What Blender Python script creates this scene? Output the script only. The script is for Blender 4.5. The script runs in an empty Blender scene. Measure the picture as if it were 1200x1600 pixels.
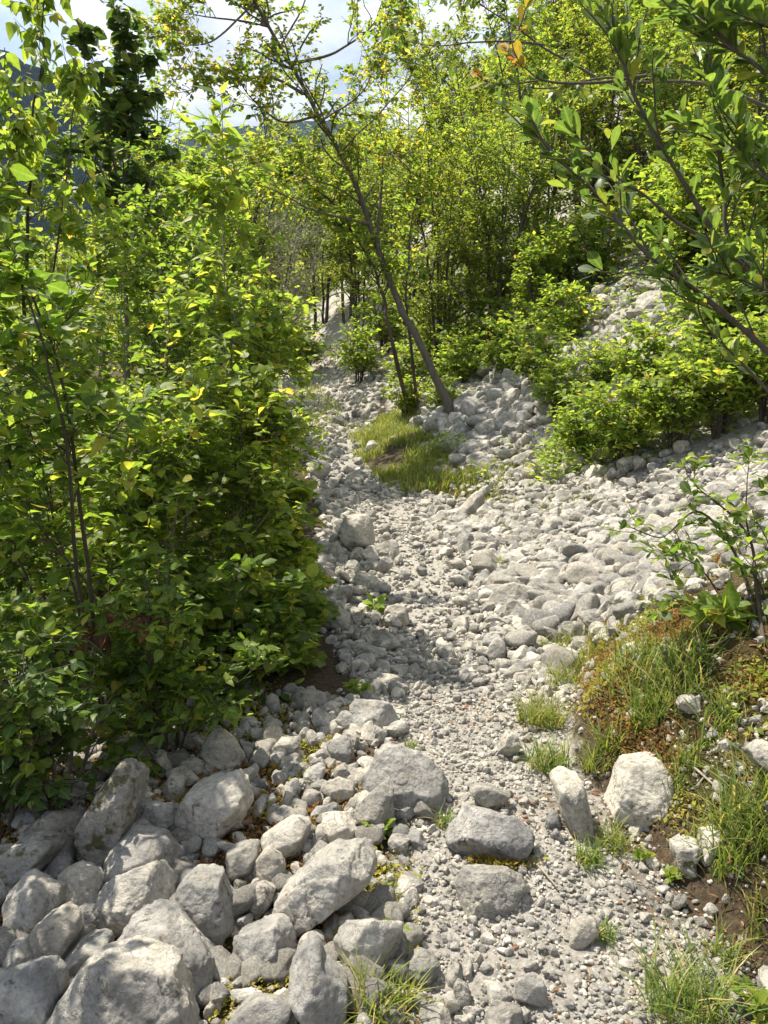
import bpy, bmesh, math
import numpy as np
from mathutils import Vector

# ------------------------------------------------------------------ camera, sky, sun, exposure
scene = bpy.context.scene
COL = scene.collection
PITCH = math.radians(13.0)
VFOV = math.radians(67.0)
EYE = np.array([0.0, 0.0, 1.6])
SUN_AZ, SUN_EL = math.radians(-48.0), math.radians(60.0)

cam_data = bpy.data.cameras.new("camera")
cam_data.sensor_fit = 'VERTICAL'
cam_data.sensor_height = 24.0
cam_data.lens = 12.0 / math.tan(VFOV / 2)
cam_data.clip_start = 0.05
cam_data.clip_end = 6000.0
cam = bpy.data.objects.new("camera", cam_data)
cam.location = EYE
cam.rotation_euler = (math.pi / 2 - PITCH, 0, 0)
COL.objects.link(cam)
scene.camera = cam

world = bpy.data.worlds.new("World")
scene.world = world
world.use_nodes = True
wn, wl = world.node_tree.nodes, world.node_tree.links
wn.clear()
def N(tree_nodes, kind, **kw):
    n = tree_nodes.new(kind)
    for k, v in kw.items():
        setattr(n, k, v)
    return n
sky = N(wn, 'ShaderNodeTexSky', sky_type='NISHITA', sun_disc=False, sun_elevation=SUN_EL,
        sun_rotation=SUN_AZ, altitude=500.0, air_density=1.0, dust_density=1.2)
tc = N(wn, 'ShaderNodeTexCoord')
sep = N(wn, 'ShaderNodeSeparateXYZ')
wl.new(tc.outputs['Generated'], sep.inputs[0])
add = N(wn, 'ShaderNodeMath', operation='ADD'); add.inputs[1].default_value = 0.22
wl.new(sep.outputs['Z'], add.inputs[0])
mx = N(wn, 'ShaderNodeMath', operation='MAXIMUM'); mx.inputs[1].default_value = 0.06
wl.new(add.outputs[0], mx.inputs[0])
dx = N(wn, 'ShaderNodeMath', operation='DIVIDE'); dy = N(wn, 'ShaderNodeMath', operation='DIVIDE')
wl.new(sep.outputs['X'], dx.inputs[0]); wl.new(mx.outputs[0], dx.inputs[1])
wl.new(sep.outputs['Y'], dy.inputs[0]); wl.new(mx.outputs[0], dy.inputs[1])
cmb = N(wn, 'ShaderNodeCombineXYZ')
wl.new(dx.outputs[0], cmb.inputs[0]); wl.new(dy.outputs[0], cmb.inputs[1]); cmb.inputs[2].default_value = 3.3
cn = N(wn, 'ShaderNodeTexNoise'); cn.inputs['Scale'].default_value = 1.7
cn.inputs['Detail'].default_value = 8.0; cn.inputs['Roughness'].default_value = 0.55
cn.inputs['Distortion'].default_value = 0.4
wl.new(cmb.outputs[0], cn.inputs['Vector'])
cr = N(wn, 'ShaderNodeValToRGB')
cr.color_ramp.elements[0].position = 0.36; cr.color_ramp.elements[0].color = (0.25, 0.25, 0.25, 1)
cr.color_ramp.elements[1].position = 0.60; cr.color_ramp.elements[1].color = (1, 1, 1, 1)
wl.new(cn.outputs['Fac'], cr.inputs[0])
cn2 = N(wn, 'ShaderNodeTexNoise'); cn2.inputs['Scale'].default_value = 4.5; cn2.inputs['Detail'].default_value = 6.0
wl.new(cmb.outputs[0], cn2.inputs['Vector'])
cr2 = N(wn, 'ShaderNodeValToRGB')
cr2.color_ramp.elements[0].position = 0.35; cr2.color_ramp.elements[0].color = (2.7, 3.1, 3.8, 1)
cr2.color_ramp.elements[1].position = 0.62; cr2.color_ramp.elements[1].color = (5.6, 5.65, 5.7, 1)
wl.new(cn2.outputs['Fac'], cr2.inputs[0])
wmix = N(wn, 'ShaderNodeMix', data_type='RGBA')
wl.new(cr.outputs[0], wmix.inputs['Factor'])
wl.new(sky.outputs[0], wmix.inputs['A']); wl.new(cr2.outputs[0], wmix.inputs['B'])
bg = N(wn, 'ShaderNodeBackground'); bg.inputs['Strength'].default_value = 0.105
wout = N(wn, 'ShaderNodeOutputWorld')
wl.new(wmix.outputs['Result'], bg.inputs['Color']); wl.new(bg.outputs[0], wout.inputs[0])

sun_data = bpy.data.lights.new("sun", 'SUN')
sun_data.energy = 5.0
sun_data.angle = math.radians(0.55)
sun_data.color = (1.0, 0.93, 0.81)
sun = bpy.data.objects.new("sun", sun_data)
SUN_DIR = np.array([math.sin(SUN_AZ) * math.cos(SUN_EL), math.cos(SUN_AZ) * math.cos(SUN_EL), math.sin(SUN_EL)])
sun.rotation_euler = Vector(SUN_DIR).to_track_quat('Z', 'Y').to_euler()
sun.location = (0, 0, 30)
COL.objects.link(sun)

scene.view_settings.view_transform = 'Standard'
scene.view_settings.look = 'None'
scene.view_settings.exposure = 1.05
scene.view_settings.gamma = 1.0
scene.view_settings.use_curve_mapping = False
scene.cycles.max_bounces = 8
scene.cycles.diffuse_bounces = 4
scene.cycles.transmission_bounces = 4
scene.cycles.glossy_bounces = 2

# ------------------------------------------------------------------ numpy helpers
rng = np.random.default_rng(7)
def nrm(v):
    return v / np.maximum(np.linalg.norm(v, axis=-1, keepdims=True), 1e-9)
def _hash(ix, iy, iz, seed):
    h = (ix.astype(np.int64) * 374761393 + iy.astype(np.int64) * 668265263 + iz.astype(np.int64) * 2147483647 + seed * 144665) & 0xFFFFFFFF
    h = ((h ^ (h >> 13)) * 1274126177) & 0xFFFFFFFF
    h = ((h ^ (h >> 16)) * 2246822519) & 0xFFFFFFFF
    return ((h ^ (h >> 15)) & 0xFFFFFF) / float(0xFFFFFF) * 2 - 1
def vnoise(p, seed=0):
    i = np.floor(p).astype(np.int64); f = p - i
    f = f * f * f * (f * (f * 6 - 15) + 10)
    r = 0
    for a in (0, 1):
        wx = f[:, 0] if a else 1 - f[:, 0]
        for b in (0, 1):
            wy = f[:, 1] if b else 1 - f[:, 1]
            for c in (0, 1):
                wz = f[:, 2] if c else 1 - f[:, 2]
                r = r + wx * wy * wz * _hash(i[:, 0] + a, i[:, 1] + b, i[:, 2] + c, seed)
    return r
def fbm(p, octaves=4, seed=0, gain=0.5):
    r, a = 0, 1.0
    for k in range(octaves):
        r = r + a * vnoise(p * (2.03 ** k) + 17.3 * k, seed + k); a *= gain
    return r

# camera geometry (pixels of the 1200 x 1600 photograph)
FPX = 800.0 / math.tan(VFOV / 2)
CR = np.array([1.0, 0, 0])
CF = np.array([0, math.cos(PITCH), -math.sin(PITCH)])
CU = np.array([0, math.sin(PITCH), math.cos(PITCH)])
def P(px, py, d):
    return EYE + d * (CF + CR * (px - 600) / FPX + CU * (800 - py) / FPX)
def project(p):
    q = np.asarray(p) - EYE
    d = q @ CF
    return 600 + FPX * (q @ CR) / d, 800 - FPX * (q @ CU) / d, d

# ------------------------------------------------------------------ terrain
YS = [0, 1.5, 2.2, 2.9, 3.5, 4.2, 5.7, 7.8, 9, 11, 13, 16, 20, 40]
XL = [0, .02, .03, .02, -.12, -.28, -.55, -.6, -.88, -1.1, -1.6, -2.3, -3.5, -9]
XR = [1.0, .98, .84, .74, .9, 1.0, .95, .55, .05, -.38, -.52, -.8, -1.7, -6]
BY = [-50, 0, 2.4, 3.4, 4.6, 9, 12, 16, 20, 30, 60, 3000]
BZ = [0, 0, 0, -.08, -.18, -.2, -.14, .12, .5, 1.6, 4, 6]
def H0(x, y):
    z = np.interp(y, BY, BZ)
    u = np.maximum(x - np.interp(y, YS, XR), 0)
    us = u * u / (u + 0.25)
    w = 0.36 * us + 0.055 * us * us
    near = 1 / (1 + np.exp((y - 4.1) / 0.22))
    z = z + 14 * (1 - np.exp(-w / 14))
    bank = 0.42 * (1 - np.exp(-np.maximum(u - .02, 0) / 0.22)) * np.exp(-np.maximum(u - 1.0, 0) * 0.5)
    z = z + near * bank * (1 / (1 + np.exp(-(y - 1.0) / .25)))
    z = z + .08 * np.exp(-((u - .45) / .35) ** 2) * np.clip((y - 8.8) / 1, 0, 1) * np.clip((14 - y) / 1.5, 0, 1)
    v = np.maximum(-1.4 - x, 0)
    z = z - 3.2 * (1 - np.exp(-(v * v / (v + .8)) * 0.1))
    return z
def H(x, y):
    x = np.atleast_1d(np.asarray(x, float)); y = np.atleast_1d(np.asarray(y, float))
    p = np.stack([x, y, np.zeros_like(x)], -1)
    amp = np.clip(np.hypot(x, y) / 12, 0.25, 1)
    bk = np.clip((x - np.interp(y, YS, XR)) / .2, 0, 1) * np.clip((4.2 - y) / .4, 0, 1)
    lp = np.clip((np.interp(y, YS, XL) - x) / .2, 0, 1) * np.clip((3.8 - y) / .4, 0, 1) * .6
    bk = np.maximum(bk, lp)
    z = H0(x, y) + bk * (.045 * fbm(p * 3.4, 3, 15) + .014 * fbm(p * 13, 2, 16)) + 0.03 * amp * fbm(p * 2.2, 3, 5) + 0.16 * (amp - .25) * fbm(p * .5, 2, 9)
    return z
def Hs(x, y):
    return float(H(x, y)[0])
def hit(px, py):
    t = np.concatenate([np.arange(.9, 8, .01), np.arange(8, 40, .05)])
    r = CF + CR * (px - 600) / FPX + CU * (800 - py) / FPX
    q = EYE + t[:, None] * r
    below = np.nonzero(q[:, 2] < H(q[:, 0], q[:, 1]))[0]
    k = below[0] if len(below) else len(t) - 1
    return q[k], t[k]

# ------------------------------------------------------------------ object helpers
def link(o, parent=None):
    COL.objects.link(o)
    if parent is not None:
        o.parent = parent
    return o
def tag(o, label=None, cat=None, group=None, kind=None):
    if label: o['label'] = label
    if cat: o['category'] = cat
    if group: o['group'] = group
    if kind: o['kind'] = kind
    return o
def empty(name, loc, label, cat, group=None):
    o = bpy.data.objects.new(name, None)
    o.empty_display_size = 0.1
    o.location = loc
    link(o)
    return tag(o, label, cat, group)
def mesh_obj(name, verts, faces, mat, parent=None, origin=None, smooth=True, uv=None, attr=None):
    """faces: list of integer arrays (n,3) or (n,4)"""
    verts = np.asarray(verts, np.float32)
    if origin is not None:
        verts = verts - np.asarray(origin, np.float32)
    me = bpy.data.meshes.new(name)
    me.vertices.add(len(verts)); me.vertices.foreach_set('co', verts.ravel())
    faces = [np.asarray(f, np.int32) for f in faces if len(f)]
    loops = np.concatenate([f.ravel() for f in faces])
    tot = np.concatenate([np.full(len(f), f.shape[1], np.int32) for f in faces])
    start = np.concatenate([[0], np.cumsum(tot)[:-1]]).astype(np.int32)
    me.loops.add(len(loops)); me.loops.foreach_set('vertex_index', loops)
    me.polygons.add(len(tot)); me.polygons.foreach_set('loop_start', start)
    me.polygons.foreach_set('loop_total', tot)
    me.polygons.foreach_set('use_smooth', np.full(len(tot), smooth))
    if uv is not None:
        lay = me.uv_layers.new(name='UVMap')
        lay.data.foreach_set('uv', np.asarray(uv, np.float32)[loops].ravel())
    for k, v in (attr or {}).items():
        a = me.attributes.new(k, 'FLOAT', 'POINT')
        a.data.foreach_set('value', np.asarray(v, np.float32))
    me.update(calc_edges=True)
    me.validate()
    me.materials.append(mat)
    o = bpy.data.objects.new(name, me)
    link(o, parent)
    if origin is not None and parent is None:
        o.location = origin
    return o
def ico(sub):
    bm = bmesh.new()
    bmesh.ops.create_icosphere(bm, subdivisions=sub, radius=1.0)
    bm.verts.index_update()
    v = np.array([x.co[:] for x in bm.verts]); f = np.array([[q.index for q in p.verts] for p in bm.faces])
    bm.free()
    return nrm(v), f
ICO = {k: ico(k) for k in (1, 2, 3, 4, 5, 6)}

# ------------------------------------------------------------------ materials
def new_mat(name):
    m = bpy.data.materials.new(name); m.use_nodes = True
    n, l = m.node_tree.nodes, m.node_tree.links
    n.clear()
    out = n.new('ShaderNodeOutputMaterial')
    return m, n, l, out
def ramp(n, stops, interp='LINEAR'):
    r = n.new('ShaderNodeValToRGB'); r.color_ramp.interpolation = interp
    e = r.color_ramp.elements
    while len(e) < len(stops): e.new(0.5)
    for k, (p, c) in enumerate(stops):
        e[k].position = p
        e[k].color = (c[0], c[1], c[2], 1) if not np.isscalar(c) else (c, c, c, 1)
    return r
def noise(n, l, vec, scale, detail=6, rough=.6, dist=0.0):
    t = n.new('ShaderNodeTexNoise'); t.inputs['Scale'].default_value = scale
    t.inputs['Detail'].default_value = detail; t.inputs['Roughness'].default_value = rough
    t.inputs['Distortion'].default_value = dist
    if vec is not None: l.new(vec, t.inputs['Vector'])
    return t
def mixc(n, l, fac, a, b, blend='MIX'):
    m = n.new('ShaderNodeMix'); m.data_type = 'RGBA'; m.blend_type = blend
    for s, v in (('Factor', fac), ('A', a), ('B', b)):
        if hasattr(v, 'links'): l.new(v, m.inputs[s])
        elif np.isscalar(v): m.inputs[s].default_value = v
        else: m.inputs[s].default_value = (v[0], v[1], v[2], 1)
    return m.outputs['Result']
def mathn(n, l, op, a, b=None, clamp=False):
    m = n.new('ShaderNodeMath'); m.operation = op; m.use_clamp = clamp
    for k, v in enumerate((a, b)):
        if v is None: continue
        if hasattr(v, 'links'): l.new(v, m.inputs[k])
        else: m.inputs[k].default_value = v
    return m.outputs[0]

def limestone(name, island=False, scale=1.0, bright=1.0, mossy=0.0):
    m, n, l, out = new_mat(name)
    tcn = n.new('ShaderNodeTexCoord'); vec = tcn.outputs['Object']
    if island:
        rnd = n.new('ShaderNodeNewGeometry').outputs['Random Per Island']
    else:
        rnd = n.new('ShaderNodeObjectInfo').outputs['Random']
        off = n.new('ShaderNodeVectorMath'); off.operation = 'ADD'
        l.new(vec, off.inputs[0]); sc = mathn(n, l, 'MULTIPLY', rnd, 37.0); l.new(sc, off.inputs[1])
        vec = off.outputs[0]
    b = bright
    big = noise(n, l, vec, 5.0 * scale, 6, .62, .6)
    c1 = ramp(n, [(.30, (.17 * b, .165 * b, .155 * b)), (.42, (.275 * b, .265 * b, .242 * b)), (.54, (.36 * b, .34 * b, .305 * b)), (.68, (.52 * b, .49 * b, .43 * b))])
    l.new(big.outputs['Fac'], c1.inputs[0])
    tone = ramp(n, [(0, (.76, .77, .80)), (.2, (.88, .86, .81)), (.4, (.80, .82, .85)), (.6, (1.06, 1.02, .95)), (.8, (.98, .99, 1.0)), (1, (1.32, 1.27, 1.17))])
    if island: tone.color_ramp.elements[0].color = (.58, .58, .60, 1); tone.color_ramp.elements[2].color = (.70, .71, .74, 1)
    l.new(rnd, tone.inputs[0])
    col = mixc(n, l, 1.0, c1.outputs[0], tone.outputs[0], 'MULTIPLY')
    # ochre weathering and dark lichen specks
    och = noise(n, l, vec, 9.0 * scale, 4, .6, .2)
    om = ramp(n, [(.55, 0), (.78, .45)]); l.new(och.outputs['Fac'], om.inputs[0])
    col = mixc(n, l, om.outputs[0], col, (.40 * b, .335 * b, .235 * b))
    fine = noise(n, l, vec, 60.0 * scale, 5, .7)
    fm = ramp(n, [(.32, .62), (.5, 1.0), (.72, 1.22)]); l.new(fine.outputs['Fac'], fm.inputs[0])
    col = mixc(n, l, 1.0, col, fm.outputs[0], 'MULTIPLY')
    lich = noise(n, l, vec, 16.0 * scale, 5, .75, .3)
    lm = ramp(n, [(.60, 0), (.66, .8)]); l.new(lich.outputs['Fac'], lm.inputs[0])
    col = mixc(n, l, lm.outputs[0], col, (.075, .07, .062))
    pale = noise(n, l, vec, 11.0 * scale, 6, .7, 1.0)
    pm = ramp(n, [(.60, 0), (.72, .55)]); l.new(pale.outputs['Fac'], pm.inputs[0])
    col = mixc(n, l, pm.outputs[0], col, (.63 * b, .60 * b, .54 * b))
    if mossy > 0:
        geo = n.new('ShaderNodeNewGeometry')
        mn = noise(n, l, vec, 14.0, 5, .7)
        mm = ramp(n, [(.60 - .12 * mossy, 0), (.68 - .1 * mossy, .9)]); l.new(mn.outputs['Fac'], mm.inputs[0])
        col = mixc(n, l, mm.outputs[0], col, (.075, .07, .02))
    bsdf = n.new('ShaderNodeBsdfPrincipled')
    l.new(col, bsdf.inputs['Base Color'])
    bsdf.inputs['Roughness'].default_value = .88
    bsdf.inputs['Specular IOR Level'].default_value = .25
    # cracks, pits and grain
    vor = n.new('ShaderNodeTexVoronoi'); vor.feature = 'DISTANCE_TO_EDGE'; vor.inputs['Scale'].default_value = 3.2 * scale
    wv = n.new('ShaderNodeVectorMath'); wv.operation = 'ADD'
    wnoise = noise(n, l, vec, 8.0 * scale, 4, .6); l.new(wnoise.outputs['Color'], wv.inputs[0]); l.new(vec, wv.inputs[1])
    l.new(wv.outputs[0], vor.inputs['Vector'])
    cm0 = ramp(n, [(0, 0), (.022, 1)]); l.new(vor.outputs['Distance'], cm0.inputs[0])
    cmask = noise(n, l, vec, 3.1 * scale, 3, .6); cmr = ramp(n, [(.50, 1), (.62, 0)]); l.new(cmask.outputs['Fac'], cmr.inputs[0])
    class _C: pass
    cm = _C(); cm.outputs = [mathn(n, l, 'MAXIMUM', cm0.outputs[0], cmr.outputs[0])]
    col2 = mixc(n, l, mathn(n, l, 'MULTIPLY', mathn(n, l, 'SUBTRACT', 1.0, cm.outputs[0]), mathn(n, l, 'MULTIPLY', big.outputs['Fac'], .55)), col, (.06, .052, .04))
    l.new(col2, bsdf.inputs['Base Color'])
    bn = noise(n, l, vec, 26.0 * scale, 9, .72)
    hsum = mathn(n, l, 'ADD', bn.outputs['Fac'], mathn(n, l, 'MULTIPLY', cm.outputs[0], .16))
    bump = n.new('ShaderNodeBump'); bump.inputs['Strength'].default_value = 1.0
    bump.inputs['Distance'].default_value = .022 / scale
    l.new(hsum, bump.inputs['Height']); l.new(bump.outputs[0], bsdf.inputs['Normal'])
    l.new(bsdf.outputs[0], out.inputs[0])
    return m
M_ROCK = limestone('limestone', bright=1.14)
M_ROCKD = limestone('weathered_limestone', mossy=.5, bright=.9)
M_STONE = limestone('loose_limestone', scale=2.0, bright=1.18)
M_RUBBLE = limestone('rubble_limestone', island=True, scale=2.5, bright=1.12)
M_GRAVEL = limestone('gravel_limestone', island=True, scale=2.5, bright=1.34)

def leaf_mat(name, stops, trans=.54, gloss=.5, tcol=(1.0, 1.0, .55), vein=True):
    m, n, l, out = new_mat(name)
    at = n.new('ShaderNodeAttribute'); at.attribute_name = 'rnd'
    r = ramp(n, [(p, tuple(min(.5, c * g) for c, g in zip(q, (1.42, 1.25, 1.55)))) for p, q in stops]); l.new(at.outputs['Fac'], r.inputs[0])
    col = r.outputs[0]
    if vein:
        uvn = n.new('ShaderNodeUVMap'); uvn.uv_map = 'UVMap'
        s = n.new('ShaderNodeSeparateXYZ'); l.new(uvn.outputs[0], s.inputs[0])
        av = mathn(n, l, 'ABSOLUTE', s.outputs['Y'])
        mid = ramp(n, [(0, .55), (.06, 0)]); l.new(av, mid.inputs[0])
        ph = mathn(n, l, 'SUBTRACT', mathn(n, l, 'MULTIPLY', s.outputs['X'], 7.0), mathn(n, l, 'MULTIPLY', av, 2.6))
        fr = mathn(n, l, 'FRACT', ph)
        vv = ramp(n, [(0, .32), (.14, 0), (.9, 0), (1, .32)]); l.new(fr, vv.inputs[0])
        tot = mathn(n, l, 'MAXIMUM', mid.outputs[0], vv.outputs[0])
        col = mixc(n, l, tot, col, mixc(n, l, .6, col, (.28, .34, .10)))
    tco = n.new('ShaderNodeTexCoord')
    bl = noise(n, l, tco.outputs['Object'], 55, 3, .6); bm_ = ramp(n, [(.3, (.72, .74, .72)), (.5, (1, 1, 1)), (.7, (1.12, 1.08, .95))]); l.new(bl.outputs['Fac'], bm_.inputs[0])
    col = mixc(n, l, 1.0, col, bm_.outputs[0], 'MULTIPLY')
    bsdf = n.new('ShaderNodeBsdfPrincipled'); l.new(col, bsdf.inputs['Base Color'])
    bsdf.inputs['Roughness'].default_value = gloss
    bsdf.inputs['Specular IOR Level'].default_value = .3
    tr = n.new('ShaderNodeBsdfTranslucent')
    tcl = mixc(n, l, 1.0, mixc(n, l, 1.0, col, (2.3, 2.3, 2.3), 'MULTIPLY'), tcol, 'MULTIPLY')
    l.new(tcl, tr.inputs['Color'])
    mx_ = n.new('ShaderNodeMixShader'); mx_.inputs[0].default_value = trans
    l.new(bsdf.outputs[0], mx_.inputs[1]); l.new(tr.outputs[0], mx_.inputs[2]); l.new(mx_.outputs[0], out.inputs[0])
    return m
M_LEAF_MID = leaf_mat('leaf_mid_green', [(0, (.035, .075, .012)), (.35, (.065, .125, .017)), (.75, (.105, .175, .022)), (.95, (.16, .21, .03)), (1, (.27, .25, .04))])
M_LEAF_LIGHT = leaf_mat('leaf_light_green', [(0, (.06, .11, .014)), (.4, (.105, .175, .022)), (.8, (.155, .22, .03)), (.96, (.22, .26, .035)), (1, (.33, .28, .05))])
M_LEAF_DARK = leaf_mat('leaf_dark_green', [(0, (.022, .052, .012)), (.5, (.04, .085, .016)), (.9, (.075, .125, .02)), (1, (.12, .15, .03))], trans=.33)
M_LEAF_FAR = leaf_mat('leaf_yellow_green', [(0, (.055, .095, .013)), (.4, (.10, .155, .018)), (.85, (.155, .20, .024)), (1, (.24, .22, .035))], vein=False)
M_LEAF_WILLOW = leaf_mat('leaf_glossy', [(0, (.035, .075, .018)), (.5, (.06, .115, .022)), (.9, (.10, .165, .028)), (1, (.17, .20, .03))], trans=.45, gloss=.42)
M_LEAF_YELLOW = leaf_mat('leaf_autumn', [(0, (.12, .15, .02)), (.5, (.20, .17, .02)), (.85, (.22, .13, .02)), (1, (.2, .05, .02))], trans=.35, tcol=(1, .95, .6))
M_LEAF_DEAD = leaf_mat('leaf_withered', [(0, (.045, .025, .014)), (.5, (.10, .045, .02)), (.85, (.17, .075, .03)), (1, (.26, .15, .08))], trans=.2, gloss=.7, tcol=(1, .8, .5))
M_GRASS = leaf_mat('grass_blade', [(0, (.055, .10, .02)), (.5, (.10, .165, .028)), (.85, (.17, .21, .04)), (1, (.36, .30, .13))], trans=.35, vein=False)
M_GRASS_Y = leaf_mat('grass_blade_yellow', [(0, (.07, .11, .018)), (.6, (.13, .18, .026)), (.88, (.20, .22, .05)), (1, (.30, .25, .12))], trans=.38, vein=False)
M_MOSS = leaf_mat('moss_sprig', [(0, (.06, .05, .012)), (.3, (.17, .09, .02)), (.45, (.16, .13, .015)), (.6, (.16, .17, .018)), (.8, (.22, .22, .025)), (1, (.15, .19, .03))], trans=.25, gloss=.7, vein=False)
M_HERB = leaf_mat('herb_leaf', [(0, (.08, .15, .02)), (.6, (.14, .22, .025)), (1, (.26, .27, .04))], vein=False)

def bark(name, c0, c1, scale=30):
    m, n, l, out = new_mat(name)
    tcn = n.new('ShaderNodeTexCoord')
    mp = n.new('ShaderNodeMapping'); mp.inputs['Scale'].default_value = (1, 1, .3)
    l.new(tcn.outputs['Object'], mp.inputs[0])
    t = noise(n, l, mp.outputs[0], scale, 6, .7, .5)
    r = ramp(n, [(.3, c0), (.7, c1)]); l.new(t.outputs['Fac'], r.inputs[0])
    b = n.new('ShaderNodeBsdfPrincipled'); l.new(r.outputs[0], b.inputs['Base Color'])
    b.inputs['Roughness'].default_value = .85
    bp = n.new('ShaderNodeBump'); bp.inputs['Strength'].default_value = .6; bp.inputs['Distance'].default_value = .006
    l.new(t.outputs['Fac'], bp.inputs['Height']); l.new(bp.outputs[0], b.inputs['Normal'])
    l.new(b.outputs[0], out.inputs[0])
    return m
M_BARK = bark('bark_grey_brown', (.055, .045, .033), (.16, .135, .10))
M_BARKD = bark('bark_dark', (.035, .026, .018), (.10, .075, .052))
M_BARKP = bark('bark_pale', (.15, .13, .095), (.34, .30, .22))

def ground_mat():
    m, n, l, out = new_mat('ground_soil_and_gravel')
    tcn = n.new('ShaderNodeTexCoord'); vec = tcn.outputs['Object']
    a1 = n.new('ShaderNodeAttribute'); a1.attribute_name = 'gravel'
    a2 = n.new('ShaderNodeAttribute'); a2.attribute_name = 'moss'
    n1 = noise(n, l, vec, 40, 6, .7); n2 = noise(n, l, vec, 6, 5, .65)
    gr = ramp(n, [(.28, (.11, .10, .082)), (.5, (.35, .325, .283)), (.75, (.54, .51, .455))]); l.new(n1.outputs['Fac'], gr.inputs[0])  # dark end puts the shaded gaps between stones into the gravel colour
    so = ramp(n, [(.3, (.03, .022, .014)), (.5, (.075, .055, .035)), (.75, (.15, .115, .075))]); l.new(n1.outputs['Fac'], so.inputs[0])
    n4 = noise(n, l, vec, 14, 6, .75)
    mo = ramp(n, [(.3, (.02, .015, .009)), (.42, (.055, .04, .018)), (.52, (.06, .055, .012)), (.60, (.085, .05, .025)), (.70, (.16, .13, .085))]); l.new(n4.outputs['Fac'], mo.inputs[0])
    f1 = mathn(n, l, 'ADD', a1.outputs['Fac'], mathn(n, l, 'MULTIPLY', mathn(n, l, 'SUBTRACT', n2.outputs['Fac'], .5), 1.1))
    r1 = ramp(n, [(.38, 0), (.62, 1)]); l.new(f1, r1.inputs[0])
    col = mixc(n, l, r1.outputs[0], so.outputs[0], gr.outputs[0])
    f2 = mathn(n, l, 'ADD', a2.outputs['Fac'], mathn(n, l, 'MULTIPLY', mathn(n, l, 'SUBTRACT', n2.outputs['Fac'], .5), 1.2))
    r2 = ramp(n, [(.4, 0), (.65, .9)]); l.new(f2, r2.inputs[0])
    col = mixc(n, l, r2.outputs[0], col, mo.outputs[0])
    b = n.new('ShaderNodeBsdfPrincipled'); l.new(col, b.inputs['Base Color']); b.inputs['Roughness'].default_value = .95
    b.inputs['Specular IOR Level'].default_value = .15
    bp = n.new('ShaderNodeBump'); bp.inputs['Strength'].default_value = .8; bp.inputs['Distance'].default_value = .02
    n3 = noise(n, l, vec, 90, 6, .75); l.new(n3.outputs['Fac'], bp.inputs['Height']); l.new(bp.outputs[0], b.inputs['Normal'])
    l.new(b.outputs[0], out.inputs[0])
    return m
def mountain_mat(name, a, b_):
    m, n, l, out = new_mat(name)
    tcn = n.new('ShaderNodeTexCoord')
    t = noise(n, l, tcn.outputs['Object'], .12, 8, .75); t2 = noise(n, l, tcn.outputs['Object'], .012, 6, .65)
    r = ramp(n, [(.35, a), (.65, b_)]); l.new(t.outputs['Fac'], r.inputs[0])
    r2 = ramp(n, [(.62, 0), (.74, .6)]); l.new(t2.outputs['Fac'], r2.inputs[0])
    col = mixc(n, l, r2.outputs[0], r.outputs[0], (.06, .06, .065))
    b = n.new('ShaderNodeBsdfPrincipled'); l.new(col, b.inputs['Base Color']); b.inputs['Roughness'].default_value = 1
    b.inputs['Specular IOR Level'].default_value = 0
    bp = n.new('ShaderNodeBump'); bp.inputs['Strength'].default_value = 1; bp.inputs['Distance'].default_value = 6
    l.new(t.outputs['Fac'], bp.inputs['Height']); l.new(bp.outputs[0], b.inputs['Normal'])
    l.new(b.outputs[0], out.inputs[0])
    return m

# ------------------------------------------------------------------ the ground sheet and mountains
def axis(lo, hi, step, far, grow=1.22):
    core = list(np.arange(lo, hi + 1e-6, step))
    up, s = [core[-1]], step
    while up[-1] < far: s *= grow; up.append(up[-1] + s)
    dn, s = [core[0]], step
    while dn[-1] > -far: s *= grow; dn.append(dn[-1] - s)
    return np.array(dn[:0:-1] + core + up[1:])
def gravel_mask(x, y):
    xl = np.interp(y, YS, XL); xr = np.interp(y, YS, XR)
    xs = np.interp(y, [0, 3.6, 4.3, 5.5, 6.5, 7.6, 8.6, 9.6, 11, 13, 20], [.60, .85, 2.2, 3.6, 3.2, 1.1, .4, -.1, -.42, -.2, .2])
    xs = np.maximum(xs, xr)
    e = .12
    g = np.clip((x - xl) / e + .5, 0, 1) * np.clip((xs - x) / e + .5, 0, 1) * (y < 24) * (y > .6)
    hillside = .72 * np.clip((x - np.interp(y, YS, XR) - .4) / .5, 0, 1) * np.clip((y - 4.6) / .6, 0, 1) * (y < 40)
    bankg = .52 * np.clip((x - np.interp(y, YS, XR)) / .2, 0, 1) * np.clip((4.6 - y) / .5, 0, 1) * (y > .5)
    g = np.maximum(np.maximum(g, hillside), bankg)
    return g * (1 - .45 * np.clip((x - np.interp(y, YS, XR) + .38) / .2, 0, 1) * np.clip((3.2 - y) / .5, 0, 1))
def moss_mask(x, y):
    bank = np.clip((x - np.interp(y, YS, XR)) / .2, 0, 1) * np.clip((4.0 - y) / .3, 0, 1) * (y > .5)
    pile = np.clip((np.interp(y, YS, XL) - x) / .15, 0, 1) * np.clip((3.6 - y) / .4, 0, 1) * .55
    return np.maximum(bank, pile)
gx = axis(-5.5, 7.0, .06, 2500); gy = axis(.4, 20.0, .075, 2500)
gx = np.unique(np.round(np.concatenate([gx, np.arange(-1.8, 2.8, .025)]), 4)); gy = np.unique(np.round(np.concatenate([gy, np.arange(1.0, 4.4, .025)]), 4))
XX, YY = np.meshgrid(gx, gy)
ZZ = H(XX.ravel(), YY.ravel())
gi = np.arange(len(gx) * len(gy)).reshape(len(gy), len(gx))
quads = np.stack([gi[:-1, :-1], gi[:-1, 1:], gi[1:, 1:], gi[1:, :-1]], -1).reshape(-1, 4)
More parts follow.
